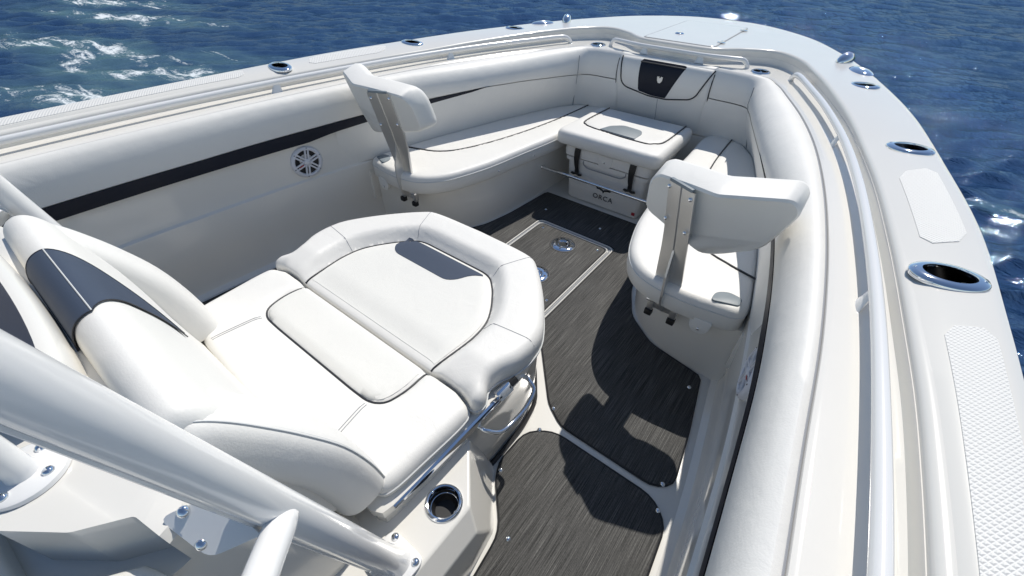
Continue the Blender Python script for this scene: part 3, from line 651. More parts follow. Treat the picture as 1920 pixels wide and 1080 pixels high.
for y, sx, w in ((2.005, .005, 'forward chrome floor socket with bolt holes near the cooler'), (1.65, .04, 'second chrome floor socket half hidden by the lounge seat')):
    t = empty('table_socket', (sx, y, .006)); tag(t, w, 'socket', 'chrome floor sockets'); fr = frame((sx, y, .006))
    MB().add(*lathe_data([(.0001, .004), (.028, .004), (.031, .007), (.033, .004)], fr, 32)).build('cap', CHROME, t)
    MB().add(*lathe_data([(.034, .003), (.040, .009), (.050, .0095), (.066, .008), (.074, .004), (.077, .0015)], fr, 40)).build('ring', CHROME, t)
    MB().add(*lathe_data([(.077, .0), (.078, .003), (.086, .0028), (.088, .0)], fr, 40)).build('gasket', BLACK, t)
    for k in range(8):
        a = k*math.pi/4+.2; MB().add(*lathe_data([(.0001, .0099), (.006, .0099), (.0065, .008)], fr @ Matrix.Translation((.057*math.cos(a), .057*math.sin(a), 0)), 12)).build('bolt_hole', BLACK, t)
# ================================================================== BOW BENCHES
base_out = [(1.16, 1.515), (.95, 1.52), (.77, 1.575), (.635, 1.695), (.555, 1.87), (.515, 2.1), (.49, 2.55), (.47, 3.12), (.62, 3.12), (.77, 2.95), (.88, 2.6), (.97, 2.27), (1.08, 1.85)]
cush_out = [(1.115, 1.49), (1.0, 1.45), (.84, 1.44), (.69, 1.475), (.59, 1.58), (.53, 1.74), (.49, 1.92), (.455, 2.2), (.42, 2.46), (.405, 2.8), (.40, 3.195), (.61, 3.185), (.70, 3.09), (.775, 2.95), (.885, 2.6), (.975, 2.27), (1.05, 1.95), (1.10, 1.68)]
pipe_pts = [(1.09, 1.72), (.97, 1.755), (.86, 1.80), (.775, 1.90), (.70, 2.10), (.64, 2.35), (.60, 2.6), (.575, 2.85), (.56, 3.185)]
for s in (1, -1):
    w = 'right' if s > 0 else 'left'
    bo = cr(base_out, 5, True); bo = rnd(base_out, [.01, .08, .10, .10, .10, .1, .05, .0, .0, .05, .05, .05, .05]); bo = [(s*x, y) for x, y in bo]; bo = bo if s > 0 else bo[::-1]
    t = empty('bow_bench', (s*.75, 2.0, 0)); tag(t, 'moulded fibreglass bow bench under the '+w+' bow cushion', 'bench', 'moulded bow benches')
    P = np.array(resample(bo, .03, True)); rows = [[(x, y, z) for x, y in inset(P, d)] for d, z in ((.012, .0), (.006, .10), (0, .20), (-.004, .33), (-.002, .345), (.012, .35))]
    v, f = grid(rows, closed_u=True); f.append(tuple(range(5*len(P), 6*len(P)))); MB().add(v, f).build('moulding', LINER, t)
    hz = [(s*x, y) for x, y in ((1.145, 1.512), (1.05, 1.512))]
    MB().add(*box_data((s*1.15, 1.49, .27), (.03, .05, .20), None, .008)).build('wall_flange', LINER, t)
    c0 = [(s*x, y) for x, y in rnd(cr(cush_out, 4, True), 0)]
    pp = [(s*x, y) for x, y in cr(pipe_pts, 6)]
    t2 = empty('bench_cushion', (s*.75, 2.0, .36)); tag(t2, 'white vinyl bench cushion with dark piping on the '+w+' side of the cooler', 'cushion', 'bow bench cushions')
    def hf(x, y, d, pp=pp): return .006*(1-np.exp(-d/.06))-.007*np.exp(-(dist_poly(np.stack([x, y], 1), pp, False)/.010)**2)
    po = pad('cushion', c0, .462, .352, .030, VINYL, t2, hf=hf, extra=pp)
    MB().add(*tube_data([(x, y, .4645) for x, y in pp], .0045, 8)).build('piping', PIPE, t2)
    wl = [(x, y, .430) for x, y in resample(inset(np.array(resample(c0, .02, True)), -.001).tolist(), .03, True)]; MB().add(*tube_data(wl+[wl[0]], .003, 6)).build('welt', THREAD, t2)
    # grey vinyl patch on the outer aft corner and retaining tab
    gp = rnd([(s*1.085, 1.50), (s*.985, 1.468), (s*.985, 1.53), (s*1.03, 1.56), (s*1.085, 1.55)], [.01, .02, .03, .02, .02]); gp = gp if area2(np.array(gp)) > 0 else gp[::-1]
    MB().add(*prism_data(gp, .452, .4705, bev=.002)).build('corner_patch', GREYV, t2)
    fr = frame((s*.985, 1.448, .345), (0, -1, 0), (1, 0, 0)); MB().add(*prism_data(rnd([(-.045, .03), (.045, .03), (.04, -.02), (.02, -.045), (-.02, -.045), (-.04, -.02)], .012), -.02, .004, fr, .002)).build('tab', VINYL, t2)
    MB().add(*bolt_data(fr @ Vector((0, -.022, .004)), (0, -1, 0), .007, .004)).build('tab_screw', CHROME, t2)
    for (x, y) in ((.655, 1.62), (.515, 1.97), (.475, 2.30)):
        n_ = Vector((-s*.8, -.45, 0)) if y < 1.9 else Vector((-s, -.12, 0)); MB().add(*bolt_data((s*(x-.125 if False else x-.03), y-.015, .385), n_, .006, .004)).build('snap', CHROME, t2)
# ================================================================== FOLDING BACKRESTS
for s in (1, -1):
    w = 'right' if s > 0 else 'left'; t = empty('folding_backrest', (s*.86, 1.5, .30)); tag(t, 'folding padded backrest on a metal bracket at the aft end of the '+w+' bench', 'backrest', 'folding bench backrests')
    # pad outline in (x, v) where v runs up the lean; bent about the ridge at x=.885
    outl = rnd([(.628, .730), (.638, .885), (.668, .942), (.88, .985), (1.10, .998), (1.13, .955), (1.110, .86), (1.07, .755), (.95, .700), (.88, .695)], [.04, .03, .03, .08, .03, .025, .05, .035, .05, .03])
    def place(x, v, th):    # th: 0 = aft face, grows forward; the pad is folded about a ridge
        e_ = min(1, max(0, (v-.83)/.12)); v = v-.026*e_*e_*(3-2*e_)*max(0, 1-th/.075)
        return Vector((s*x, 1.315+.46*math.hypot(x-.90, .010)-.0046+th+(.985-v)*.28, v))
    P0 = np.array(resample(outl, .016, True))
    if area2(P0) < 0: P0 = P0[::-1]
    v_, f_ = pad_data(outl, .150, .0, .052, hf=lambda x, y, d: .008*(1-np.exp(-d/.05)), step=.02, rb=.007)
    MB().add([place(q.x, q.y, q.z) for q in v_], f_).build('pad', VINYL, t, angle=38)
    # bracket plate: folded strip
    xa, xb = .725, .832
    cl = [(.93, -.006), (.80, -.006), (.70, -.008), (.62, -.004), (.50, .018), (.40, .045), (.34, .058), (.285, .066)]
    rows = []
    for v, off in cl:
        k = (.93-v)/.645; x0 = xa+.035*k; x1 = xb+.045*k; xm = (x0+x1)/2; sl = .46*(1 if v > .66 else max(0, (v-.45)/.21))
        ym = np.interp(v, [.285, .34, .42, .52, .66, .93], [1.497, 1.492, 1.484, 1.470, 1.446, 1.371]); fy = lambda x: ym+sl*(xm-x)
        rows.append([(s*x0, fy(x0)+.012, v), (s*x0, fy(x0), v), (s*xm, fy(xm)-.003, v), (s*x1, fy(x1), v), (s*x1, fy(x1)+.012, v)])
    MB().add(*grid(rows)).build('bracket_plate', STEEL, t, angle=20)
    mid = [(r_[2][0], r_[2][1], r_[2][2]) for r_ in rows]
    MB().add(*tube_data([(a, b-.0015, c_) for a, b, c_ in mid], .0022, 6)).build('plate_crease', STEEL, t)
    cap_ = rows[0]; MB().add(*box_data((0, 0, 0), (.10, .014, .012), frame((s*(xa+xb)/2, cap_[2][1]+.004, .935), (0, 0, 1), (s, -.46, 0)), .003)).build('plate_cap', GREYV, t)
    # gusset fin, standing off the plate toward aft
    g0 = [(rows[3][2][0], rows[3][2][1]-.004, .645), (rows[4][2][0], rows[4][2][1]-.052, .52), (rows[5][2][0], rows[5][2][1]-.062, .42), (rows[6][2][0], rows[6][2][1]-.050, .335), (rows[7][2][0], rows[7][2][1]-.012, .295)]; g1 = [(rows[i][2][0], rows[i][2][1]+.002, rows[i][2][2]) for i in (3, 4, 5, 6, 7)]
    vv = []; 
    for sx in (-.004, .004): vv += [(x+sx, y, z) for x, y, z in g0]+[(x+sx, y, z) for x, y, z in g1]
    ff = []
    for o_ in (0, 10): ff += [(o_+i, o_+i+1, o_+5+i+1, o_+5+i) for i in range(4)]
    ff += [(i, i+1, 10+i+1, 10+i) for i in range(4)]+[(0, 5, 15, 10), (4, 9, 19, 14)]
    MB().add(vv, ff).build('gusset', STEEL, t, smooth=False)
    for (xx, zz, rr_) in ((xa+.006, .905, 0), (xb-.012, .90, 0), (xa+.014, .765, 1), (xb-.004, .755, 1)):
        yy = np.interp(zz, [.62, .93], [rows[3][2][1], rows[0][2][1]])+.46*(.785-xx); MB().add(*bolt_data((s*xx, yy-.003, zz), (0, -1, .1), .0075, .005)).build('bolt', CHROME, t)
    for q in (-1, 1):
        xx = (xa+xb)/2+.037+q*.052; hb = MB().add(*box_data((s*xx, 1.497, .315), (.030, .026, .085), None, .005)); hinge = hb.build('hinge', STEEL, t)
        sub(hinge, MB().add(*box_data((s*xx, 1.488, .262), (.034, .03, .030), None, .006)).build('hinge_foot', BLACK), MB().add(*tube_data([(s*(xx-.02), 1.482, .335), (s*(xx+.02), 1.482, .335)], .009, 12)).build('hinge_pin', CHROME))
# ================================================================== COOLER, CUSHION, BAR
cx = -.04; t = empty('cooler', (cx, 2.75, .007)); tag(t, 'white hard cooler with black rubber latches between the bow benches', 'cooler')
rows = []
for z, hw, y0, y1 in ((.008, .275, 2.580, 2.98), (.02, .283, 2.572, 2.99), (.15, .290, 2.562, 3.0), (.28, .297, 2.555, 3.005), (.300, .298, 2.553, 3.005), (.305, .310, 2.54, 3.01), (.33, .312, 2.538, 3.01)):
    P = resample(rnd([(cx-hw, y0), (cx+hw, y0), (cx+hw, y1), (cx-hw, y1)], .04), .02, True)[:90]; 
    P = rnd([(cx-hw, y0), (cx+hw, y0), (cx+hw, y1), (cx-hw, y1)], .035, 5); rows.append([(x, y, z) for x, y in P])
n = len(rows[0]); v, f = grid(rows, closed_u=True); f += [tuple(range(n)), tuple(range((len(rows)-1)*n, len(rows)*n))]; body = MB().add(v, f).build('body', COOLP, t)
rows = []
for z, g_ in ((.336, -.004), (.342, .006), (.375, .008), (.408, .004), (.424, -.008), (.428, -.03)):
    P = rnd([(cx-.312-g_, 2.538-g_), (cx+.312+g_, 2.538-g_), (cx+.312+g_, 3.01+g_), (cx-.312-g_, 3.01+g_)], .04, 5); rows.append([(x, y, z) for x, y in P])
n = len(rows[0]); v, f = grid(rows, closed_u=True); f += [tuple(range(n)), tuple(range((len(rows)-1)*n, len(rows)*n))]; lid = MB().add(v, f).build('lid', COOLP, t)
# moulded lip and recess lines on the front
fr = frame((cx, 2.535, .36), (0, -1, 0), (1, 0, 0))
sub(lid, MB().add(*prism_data(rnd([(-.06, .045), (.06, .045), (.045, -.03), (-.045, -.03)], .02), -.01, .007, fr, .003)).build('keyplate', COOLP), MB().add(*bolt_data(fr @ Vector((0, 0, .008)), (0, -1, 0), .007, .003)).build('lock', CHROME))
for (x0, x1, zz) in ((-.23, -.075, .365), (.075, .23, .365)): sub(lid, MB().add(*box_data(((x0+x1)/2, zz-.36, -.004), (x1-x0, .055, .012), fr, .004)).build('moulded_panel', COOLP))
P = [(-.16, -.035), (-.16, -.055), (-.13, -.078), (.13, -.078), (.16, -.055), (.16, -.035)]
sub(body, MB().add(*tube_data([fr @ Vector((a, b, -.002)) for a, b in rnd(P, .02, closed=False)], .004, 6)).build('handle_groove', SEAM))
for q in (-.205, .205):
    x0 = cx+q; lt = MB()
    pr = [(.405, .022, 2.528), (.37, .021, 2.520), (.33, .018, 2.520), (.29, .016, 2.528), (.26, .013, 2.538), (.235, .014, 2.540)]
    rows = [[(x0-w_, y, z), (x0-w_, y-.008, z), (x0+w_, y-.008, z), (x0+w_, y, z)] for z, w_, y in pr]; v, f = grid(rows, closed_u=True); f += [(0, 1, 2, 3), (20, 21, 22, 23)]; lt.add(v, f)
    # whale-tail shaped pull
    tail = [(-.012, .0), (-.016, -.012), (-.038, -.010), (-.045, -.022), (-.022, -.028), (0, -.022), (.022, -.028), (.045, -.022), (.038, -.010), (.016, -.012), (.012, 0)]
    lt.add(*prism_data(tail[::-1], -.004, .006, frame((x0, 2.54, .236), (0, -1, .2), (1, 0, 0)))); lt.build('latch', BLACK, t)
me = text_mesh('ORCA', .052); me.materials.clear(); me.materials.append(INK); o = bpy.data.objects.new('lettering', me); COL.objects.link(o)
o.matrix_world = Matrix.Identity(4); fr2 = frame((cx+.012, 2.5615, .072), (0, -1, -.035), (1, 0, 0))
me.transform(fr2); sub(body, o); o['label'] = 'black ORCA lettering'
tailbig = [(0, -.012), (-.008, .004), (-.03, .012), (-.052, .012), (-.060, .026), (-.03, .024), (-.010, .020), (0, .012), (.010, .020), (.03, .024), (.060, .026), (.052, .012), (.03, .012), (.008, .004)]
sub(body, MB().add(*prism_data(tailbig[::-1], 0, .001, frame((cx+.012, 2.5590, .136), (0, -1, -.035), (1, 0, 0)))).build('tail_logo', INK, None, smooth=False))
sub(body, MB().add(*box_data((cx+.255, 2.566, .045), (.024, .003, .022))).build('red_tag', RED))
t = empty('cooler_cushion', (cx, 2.75, .418)); tag(t, 'thick white seat cushion with grey patch on top of the cooler', 'cushion')
co = rnd([(cx-.375, 2.475), (cx+.375, 2.475), (cx+.365, 3.10), (cx-.365, 3.10)], [.07, .07, .05, .05]); cp = [(cx-.285, 3.085), (cx-.29, 2.75), (cx-.25, 2.68), (cx-.18, 2.655), (cx, 2.635), (cx+.2, 2.63), (cx+.255, 2.66), (cx+.30, 2.74), (cx+.305, 3.085)]; cpp = cr(cp, 6)
pad('cushion', co, .515, .430, .034, VINYL, t, hf=lambda x, y, d: .006*(1-np.exp(-d/.06))-.007*np.exp(-(dist_poly(np.stack([x, y], 1), cpp, False)/.010)**2), extra=cpp)
MB().add(*tube_data([(x, y, .5175) for x, y in cpp], .0045, 8)).build('piping', PIPE, t)
gp = rnd([(cx-.13, 2.652), (cx+.13, 2.642), (cx+.135, 2.74), (cx+.11, 2.80), (cx-.03, 2.815), (cx-.10, 2.75)], [.005, .005, .02, .03, .03, .02]); MB().add(*prism_data(gp, .512, .5235, bev=.0015)).build('grey_patch', GREYV, t)
t = empty('retaining_bar', (0, 2.47, .222)); tag(t, 'thin chrome bar across the front of the cooler', 'bar')
tube('rod', [(-.49, 2.47, .222), (.49, 2.47, .222)], .011, CHROME, t)
for s in (-1, 1): MB().add(*lathe_data([(.0001, .02), (.012, .02), (.016, .008), (.026, .006), (.028, 0)], frame((s*.507, 2.47, .222), (-s, 0, 0), (0, 0, 1)), 24)).build('flange', CHROME, t)

# ================================================================== CONSOLE
con = empty('console', (0, -.5, 0)); tag(con, 'white moulded console with angled side ledge behind the lounge seat', 'console')
def symring(pts, z): 
    a = [(x, y, z) for x, y in pts]; return a
side = [(.60, .47), (.745, .325), (.745, -1.3)]
# side ledge block (starboard and port): chamfered wedge
for s in (1, -1):
    top = [(.565, .50), (.60, .475), (.735, .335), (.735, -1.3), (.40, -1.3), (.40, .50)]; bot = [(.58, .585), (.60, .585), (.72, .435), (.735, .26), (.735, -1.3), (.40, -1.3)]
    zt = .31; V = [(.560, .515, zt), (.713, .348, zt), (.713, -1.3, zt), (.40, -1.3, zt), (.40, .515, zt), (.585, .60, 0), (.66, .51, 0), (.735, .42, 0), (.755, .28, 0), (.755, -1.3, 0), (.40, -1.3, 0), (.40, .60, 0), (.757, .325, .235), (.757, -1.3, .235)]
    F = [(0, 1, 2, 3, 4), (0, 5, 6), (0, 6, 1), (6, 7, 1), (1, 7, 12), (7, 8, 12), (1, 12, 13, 2), (12, 8, 9, 13), (0, 4, 11, 5), (2, 13, 9, 10, 3)]
    v = [Vector((s*a, b, c_)) for a, b, c_ in V]; bm = bmesh.new(); bv = [bm.verts.new(p) for p in v]
    for q in F: bm.faces.new([bv[i] for i in q])
    bmesh.ops.recalc_face_normals(bm, faces=bm.faces); es = [e for e in bm.edges if len(e.link_faces) == 2 and e.calc_face_angle(0) > .25]
    bmesh.ops.bevel(bm, geom=es, offset=.008, segments=3, affect='EDGES', profile=.5)
    bm.verts.index_update(); o = MB().add([x.co.copy() for x in bm.verts], [[q.index for q in x.verts] for x in bm.faces]).build('side_ledge', GEL, con, angle=30); bm.free()
    if s > 0: right_ledge = o
# console upper body: lofted box with soft corners
rows = []
for z, hw, yf in ((.28, .555, .14), (.60, .56, .03), (.86, .60, -.035), (.940, .62, -.045), (.958, .615, -.055), (.965, .59, -.075)):
    rows.append([(x, y, z) for x, y in rnd([(-hw, yf), (hw, yf), (hw, -1.3), (-hw, -1.3)], [.10, .10, .02, .02])])
n = len(rows[0]); v, f = grid(rows, closed_u=True); f.append(tuple(range(5*n, 6*n))); con_body = MB().add(v, f).build('upper_moulding', GEL, con)
# recessed step in the console top (lower-left of the picture)
stepc = [(.10, -.255), (.43, -.250), (.515, -.187), (.56, -.125), (.80, -.080), (.80, -1.5), (.10, -1.5)]
cut(con_body, [prism_data(rnd(stepc, [.006]*7), .85, 1.2)])
MB().add(*pad_data(rnd([(.30, -.285), (.46, -.275), (.535, -.215), (.578, -.155), (.66, -.13), (.66, -.9), (.30, -.9)], .008), .895, .845, .016)).build('raised_step', GEL, con)
# windscreen and its white frame
wf = [(-.36, -.120), (-.30, -.088), (0, -.076), (.24, -.086), (.29, -.115)]
wfp = cr(wf, 6); rows = [[(x, y, .955) for x, y in wfp], [(x, y+.0, 1.03) for x, y in wfp], [(x, y-.008, 1.040) for x, y in wfp], [(x, y-.022, 1.046) for x, y in wfp], [(x, y-.05, 1.046) for x, y in wfp], [(x, y-.06, .95) for x, y in wfp]]
MB().add(*grid(rows)).build('screen_frame', GEL, con)
rows = [[(x*.97, y-.020-k*.20, 1.040+k*.25) for x, y in wfp] for k in (0, .5, 1)]+[[(x*.97, y-.028-k*.20, 1.038+k*.25) for x, y in wfp] for k in (1, 0)]
wo = MB().add(*grid(rows)).build('windscreen', GLASS, con)
# cup holder in the right ledge
t, c_ = holder('cup_holder', (.647, .308, .3115), (1, 0, 0), .056, .056, hole=.84, depth=.085); cut(right_ledge, [c_])
tag(t, 'round steel cup holder in the console side ledge near the camera', 'cup holder')
MB().add(*lathe_data([(.0001, -.05), (.030, -.05), (.036, -.04), (.040, -.03), (.045, -.012)], frame((.647, .308, .3115)), 32)).build('liner_cup', BLACK, t)
MB().add(*tube_data([(.647+.042*math.cos(a), .308+.042*math.sin(a), .283) for a in np.linspace(0, 6.2832, 33)], .003, 8)).build('step_ring', CHROME, t)

# ================================================================== LOUNGE SEAT
lg = empty('console_lounge', (0, .6, 0)); tag(lg, 'large white two-person lounge seat with slate headrest patch in front of the console', 'lounge seat')
lb = [(.566, .16), (.572, .40), (.578, .62), (.575, .80), (.55, .925), (.455, 1.055), (.35, 1.175), (.24, 1.25), (.10, 1.28)]
lo = lb+[(-x, y) for x, y in lb[::-1]]; P = np.array(resample(rnd(lo, .03), .03, True)); rows = [[(x, y, z) for x, y in inset(P, d)] for d, z in ((.016, 0), (.008, .04), (.004, .2), (.002, .34), (-.004, .352), (-.006, .362), (-.006, .392), (.01, .398))]
rows = [list(r_) for r_ in rows]; v, f = grid(rows, closed_u=True); n = len(rows[0]); f.append(tuple(range(7*n, 8*n))); base_o = MB().add(v, f).build('pedestal', LINER, lg)
sub(base_o, MB().add(*tube_data([(x, y, .012) for x, y in inset(P, -.002)[:]], .010, 6)).build('base_seal', BLACK))
# front flip section: bolster raised round a lower woven panel
fo = [(.30, .552), (.50, .552), (.565, .535), (.582, .575), (.555, .62), (.558, .67), (.585, .74), (.59, .83), (.565, .92), (.47, 1.06), (.345, 1.195), (.26, 1.235), (0, 1.245)]
fo = cr(fo, 4)[:-1]; fo = fo+[(0, 1.245)]+[(-x, y) for x, y in fo[::-1]]
pn = [(.365, .552), (.375, .64), (.385, .74), (.375, .83), (.335, .905), (.27, .99), (.215, 1.04), (.17, 1.05)]
pn = pn+[(-x, y) for x, y in pn[::-1]]; pnl = resample(rnd(pn, [0]+[.04]*5+[.03, .02]+[.02, .03]+[.04]*5+[0], closed=False), .012)
pn_closed = pnl+[]
def sdp(x, y):
    Q = np.stack([x, y], 1); d = dist_poly(Q, pnl, False); return np.where(inside(Q, pn_closed+[(-.365, .50), (.365, .50)]), -d, d)
def hfl(x, y, d):
    q = sdp(x, y); ris = np.clip(q/.055, 0, 1); ris = ris*ris*(3-2*ris); rise = .052*ris-.004*np.exp(-(q/.006)**2)
    front = np.clip((y-.56)/.10, 0, 1); inn = np.clip(-q/.04, 0, 1)
    qq = np.clip(1-d/.036, 0, 1); rise = rise+.75*.036*(1-np.sqrt(np.maximum(0, 1-qq*qq)))*np.clip((.61-y)/.03, 0, 1)*np.clip((.53-np.abs(x))/.04, 0, 1)/(.55+.45*front)
    return rise*(.55+.45*front)+.010*inn*np.clip((y-.60)/.06, 0, 1)+.006*(1-np.exp(-d/.05))
fpo = pad('folding_section', fo, .457, .398, .036, VINYL, lg, hf=hfl, step=.018, extra=pnl)
def zfl(x, y): 
    d = dist_poly(np.array([[x, y]]), fo); q = np.clip(1-d/.036, 0, 1); return float((.457-.036+.036*np.sqrt(1-q*q)+hfl(np.array([x]), np.array([y]), d))[0])
MB().add(*tube_data([(x, y, max(zfl(x, y), .44)+.0028) for x, y in pnl], .0036, 8)).build('piping', PIPE, lg)
pin = [p for p in np.array(pnl)]; wp = resample([(x*.975, .565+(y-.565)*.985) for x, y in pnl if y > .566]+[(-.352, .580), (.352, .580)], .02, True)
def sheet(name, poly, zf, off, m, root, step=.022):
    P = resample(poly, step*.7, True); n = len(P); A = np.array(P); x0, y0 = A.min(0); x1, y1 = A.max(0)
    gx, gy = np.meshgrid(np.arange(x0, x1, step), np.arange(y0, y1, step)); G = np.stack([gx.ravel(), gy.ravel()], 1); G = G[inside(G, P)]; G = G[dist_poly(G, P) > step*.4]
    vs, _, fs, *_ = delaunay_2d_cdt([Vector(p) for p in list(P)+[tuple(q) for q in G]], [], [list(range(n))], 1, 1e-6)
    v = [(q.x, q.y, zf(q.x, q.y)+off) for q in vs]; f = [tuple(q) for q in fs]; k = len(v)
    v += [(a, b, zf(a, b)-.004) for a, b in P]; f += [(i, (i+1) % n, k+(i+1) % n, k+i) for i in range(n)]
    return MB().add(v, f).build(name, m, root, angle=60)
sheet('woven_panel', wp, zfl, .0015, VINYLW, lg)
for s in (1, -1):      # cross seams where the bolster turns its corners
    for a, b in (((.225, 1.045), (.305, 1.225)), ((.385, .80), (.588, .83))):
        sp_ = [(s*(a[0]+(b[0]-a[0])*k/14), a[1]+(b[1]-a[1])*k/14) for k in range(15)]; MB().add(*tube_data([(x, y, zfl(x, y)+.0002) for x, y in sp_], .0013, 5)).build('cross_seam', SEAM, lg)
ptch = rnd([(-.265, 1.035), (-.255, .935), (-.215, .905), (.085, .905), (.125, .93), (.14, .985), (.205, 1.035)], [.015, .04, .03, .05, .04, .04, .015]); 
ptch = rnd([(-.245, 1.035), (-.27, .96), (-.235, .905), (.235, .905), (.27, .96), (.245, 1.035)], [.01, .03, .045, .045, .03, .01])
ptch = rnd([(-.255, 1.028), (-.27, .955), (-.225, .905), (.09, .905), (.125, .935), (.15, .99), (.20, 1.028)], [.012, .03, .04, .05, .04, .03, .012])
o = sheet('headrest_patch', ptch, zfl, .0035, SLATE, lg); o['label'] = 'slate blue headrest patch sewn on the lounge'
# rear seat section
ro = [(.345, .54), (.50, .54), (.555, .525), (.572, .48), (.565, .33), (.555, .215), (.52, .185), (.40, .15), (0, .12)]; ro = cr(ro, 4)[:-1]+[(0, .12)]+[(-x, y) for x, y in cr(ro, 4)[:-1][::-1]]
rp = [(.355, .54), (.362, .45), (.345, .375), (.30, .348), (.22, .345)]; rp = rp+[(-x, y) for x, y in rp[::-1]]; rpl = resample(rnd(rp, [0, .05, .04, .04, .03, .03, .04, .04, .05, 0], closed=False), .012)
def sdr(x, y):
    Q = np.stack([x, y], 1); d = dist_poly(Q, rpl, False); return np.where(inside(Q, rpl+[(-.36, .60), (.36, .60)]), -d, d)
def hfr(x, y, d):
    q = sdr(x, y); qq = np.clip(1-d/.034, 0, 1); d0 = .75*.034*(1-np.sqrt(np.maximum(0, 1-qq*qq)))*np.clip((y-.49)/.03, 0, 1)*np.clip((.53-np.abs(x))/.04, 0, 1)
    return d0+ .010*np.clip(q/.04, 0, 1)+.006*np.clip(-q/.03, 0, 1)-.009*np.exp(-(q/.010)**2)+.006*(1-np.exp(-d/.05))
pad('seat_section', ro, .452, .398, .034, VINYL, lg, hf=hfr, step=.018, extra=rpl)
def zrs(x, y):
    d = dist_poly(np.array([[x, y]]), ro); q = np.clip(1-d/.034, 0, 1); return float((.452-.034+.034*np.sqrt(1-q*q)+hfr(np.array([x]), np.array([y]), d))[0])
MB().add(*tube_data([(x, y, max(zrs(x, y), .435)+.003) for x, y in rpl], .0036, 8)).build('piping', PIPE, lg)
wp2 = resample([(x*.965, .53+(y-.54)*.93) for x, y in rpl if y < .535]+[(-.34, .522), (.34, .522)], .02, True); sheet('woven_panel', wp2, zrs, .0015, VINYLW, lg)
# double stitching on the rear section and welts round the cushion rims
for s in (1, -1):
    for dx in (0, .010):
        st = [(s*(.30+.03*k/8+dx), .335-.165*k/8, zrs(.30+.03*k/8+dx, .335-.165*k/8)+.0006) for k in range(9)]; MB().add(*tube_data(st, .0014, 5)).build('stitching', SEAM, lg)
for ol, zz in ((ro, .424), (fo, .424)):
    P = np.array(resample(ol, .02, True)); P = P if area2(P) > 0 else P[::-1]; q = [(x, y, zz) for x, y in inset(P, -.0015)]; MB().add(*tube_data(q+[q[0]], .003, 6)).build('welt', THREAD, lg)
# shell under the seat, chrome trim, latch and grab handle on the visible right side (mirrored on the left)
for s in (1, -1):
    tp = [(s*.578, .20, .382), (s*.583, .30, .380), (s*.585, .42, .379), (s*.586, .55, .379), (s*.588, .66, .380), (s*.588, .70, .381)]
    hh = lambda y: .006+.010*min(1, max(0, (y-.2)/.25))
    rows = [[(x+s*a, y, z+b*hh(y)) for x, y, z in cr(tp, 4)] for a, b in ((-.008, 1.2), (.0, 1), (.003, 0), (.0, -1), (-.008, -1.2))]; MB().add(*grid(rows)).build('chrome_trim', CHROME, lg)
    fr = frame((s*.590, .655, .420), (s*.7, -.1, .7), (0, 1, 0)); lt = MB().add(*box_data((0, 0, .004), (.062, .036, .026), fr, .006)).build('latch', CHROME, lg)
    sub(lt, MB().add(*box_data((0, .0, .0175), (.038, .016, .002), fr, .0005)).build('latch_plate', STEEL), MB().add(*box_data((.048, 0, .0), (.04, .022, .012), fr, .004)).build('latch_arm', BLACK))
    gh = [(s*.570, .80, .335), (s*.592, .80, .333), (s*.628, .785, .320), (s*.640, .73, .300), (s*.640, .66, .296), (s*.632, .59, .305), (s*.60, .555, .325), (s*.572, .548, .33)]; tube('grab_handle', cr(gh, 6), .0085, CHROME, lg)
# backrest centre with rolled top
prof = [(-.06, .70), (-.074, .86), (-.073, .95), (-.064, .995), (-.046, 1.02), (-.020, 1.028), (.004, 1.015), (.026, .98), (.048, .92), (.066, .86), (.082, .79), (.098, .70), (.112, .60), (.13, .50), (.145, .43)]
prof = cr(prof, 4); HW = lambda z: .462+.02*np.clip((1.03-z)/.6, 0, 1)
def bkp(u, k, off=0):
    y, z = prof[k]; a = prof[max(0, k-1)]; b = prof[min(len(prof)-1, k+1)]; ty, tz = b[0]-a[0], b[1]-a[1]; L = math.hypot(ty, tz); ny, nz = -tz/L, ty/L
    if ny < 0 and k > len(prof)*.45: ny, nz = -ny, -nz
    crown = -.020*u*u; x = u*HW(z)
    return (x, y+ny*off+.012*(1-u*u)*0, z+nz*off+crown*np.clip((z-.6)/.4, 0, 1))
def bend(u, k, sh, ex):      # rolled end of the pad: profile drawn in towards its middle
    x, y, z = bkp(u, k); return (x+math.copysign(ex, u), y+(.0-y)*sh, z+(.74-z)*sh*.35)
rows = [[bend(-1, k, .55, .026), bend(-1, k, .28, .022), bend(-1, k, .10, .012)]+[bkp(u, k) for u in np.linspace(-1, 1, 41)]+[bend(1, k, .10, .012), bend(1, k, .28, .022), bend(1, k, .55, .026)] for k in range(len(prof))]
v, f = grid(rows); nw = len(rows[0]); f += [tuple(k*nw for k in range(len(rows))), tuple(k*nw+nw-1 for k in range(len(rows)))]
MB().add(v, f).build('backrest_pad', VINYL, lg, angle=70)
# dark V-shaped inset over the crest, following the pad
kt = min(range(len(prof)), key=lambda k: abs(prof[k][1]-.775)+(0 if prof[k][0] > 0.02 else 9)); k0 = 4
def nrm_off(k, u, off):
    a = Vector(bkp(u, max(0, k-1))); b = Vector(bkp(u, min(len(prof)-1, k+1))); t_ = (b-a).normalized(); n_ = Vector((1, 0, 0)).cross(t_); 
    c0 = Vector((0, -.03, .80)); p = Vector(bkp(u, k)); n_ = n_ if n_.dot(p-Vector((p.x, -.03, .80))) > 0 else -n_; return p+n_*off
rows = []
kc = min(range(len(prof)), key=lambda k: -prof[k][1])
for k in range(k0, kt+1):
    t_ = np.clip((k-kc)/(kt-kc), 0, 1); a = -.39+.35*t_**1.15; b = .30-.30*t_**.8
    a2 = a if k < kt else b-.01; rows.append([nrm_off(k, a+(b-a)*q, .004) for q in np.linspace(0, 1, 15)])
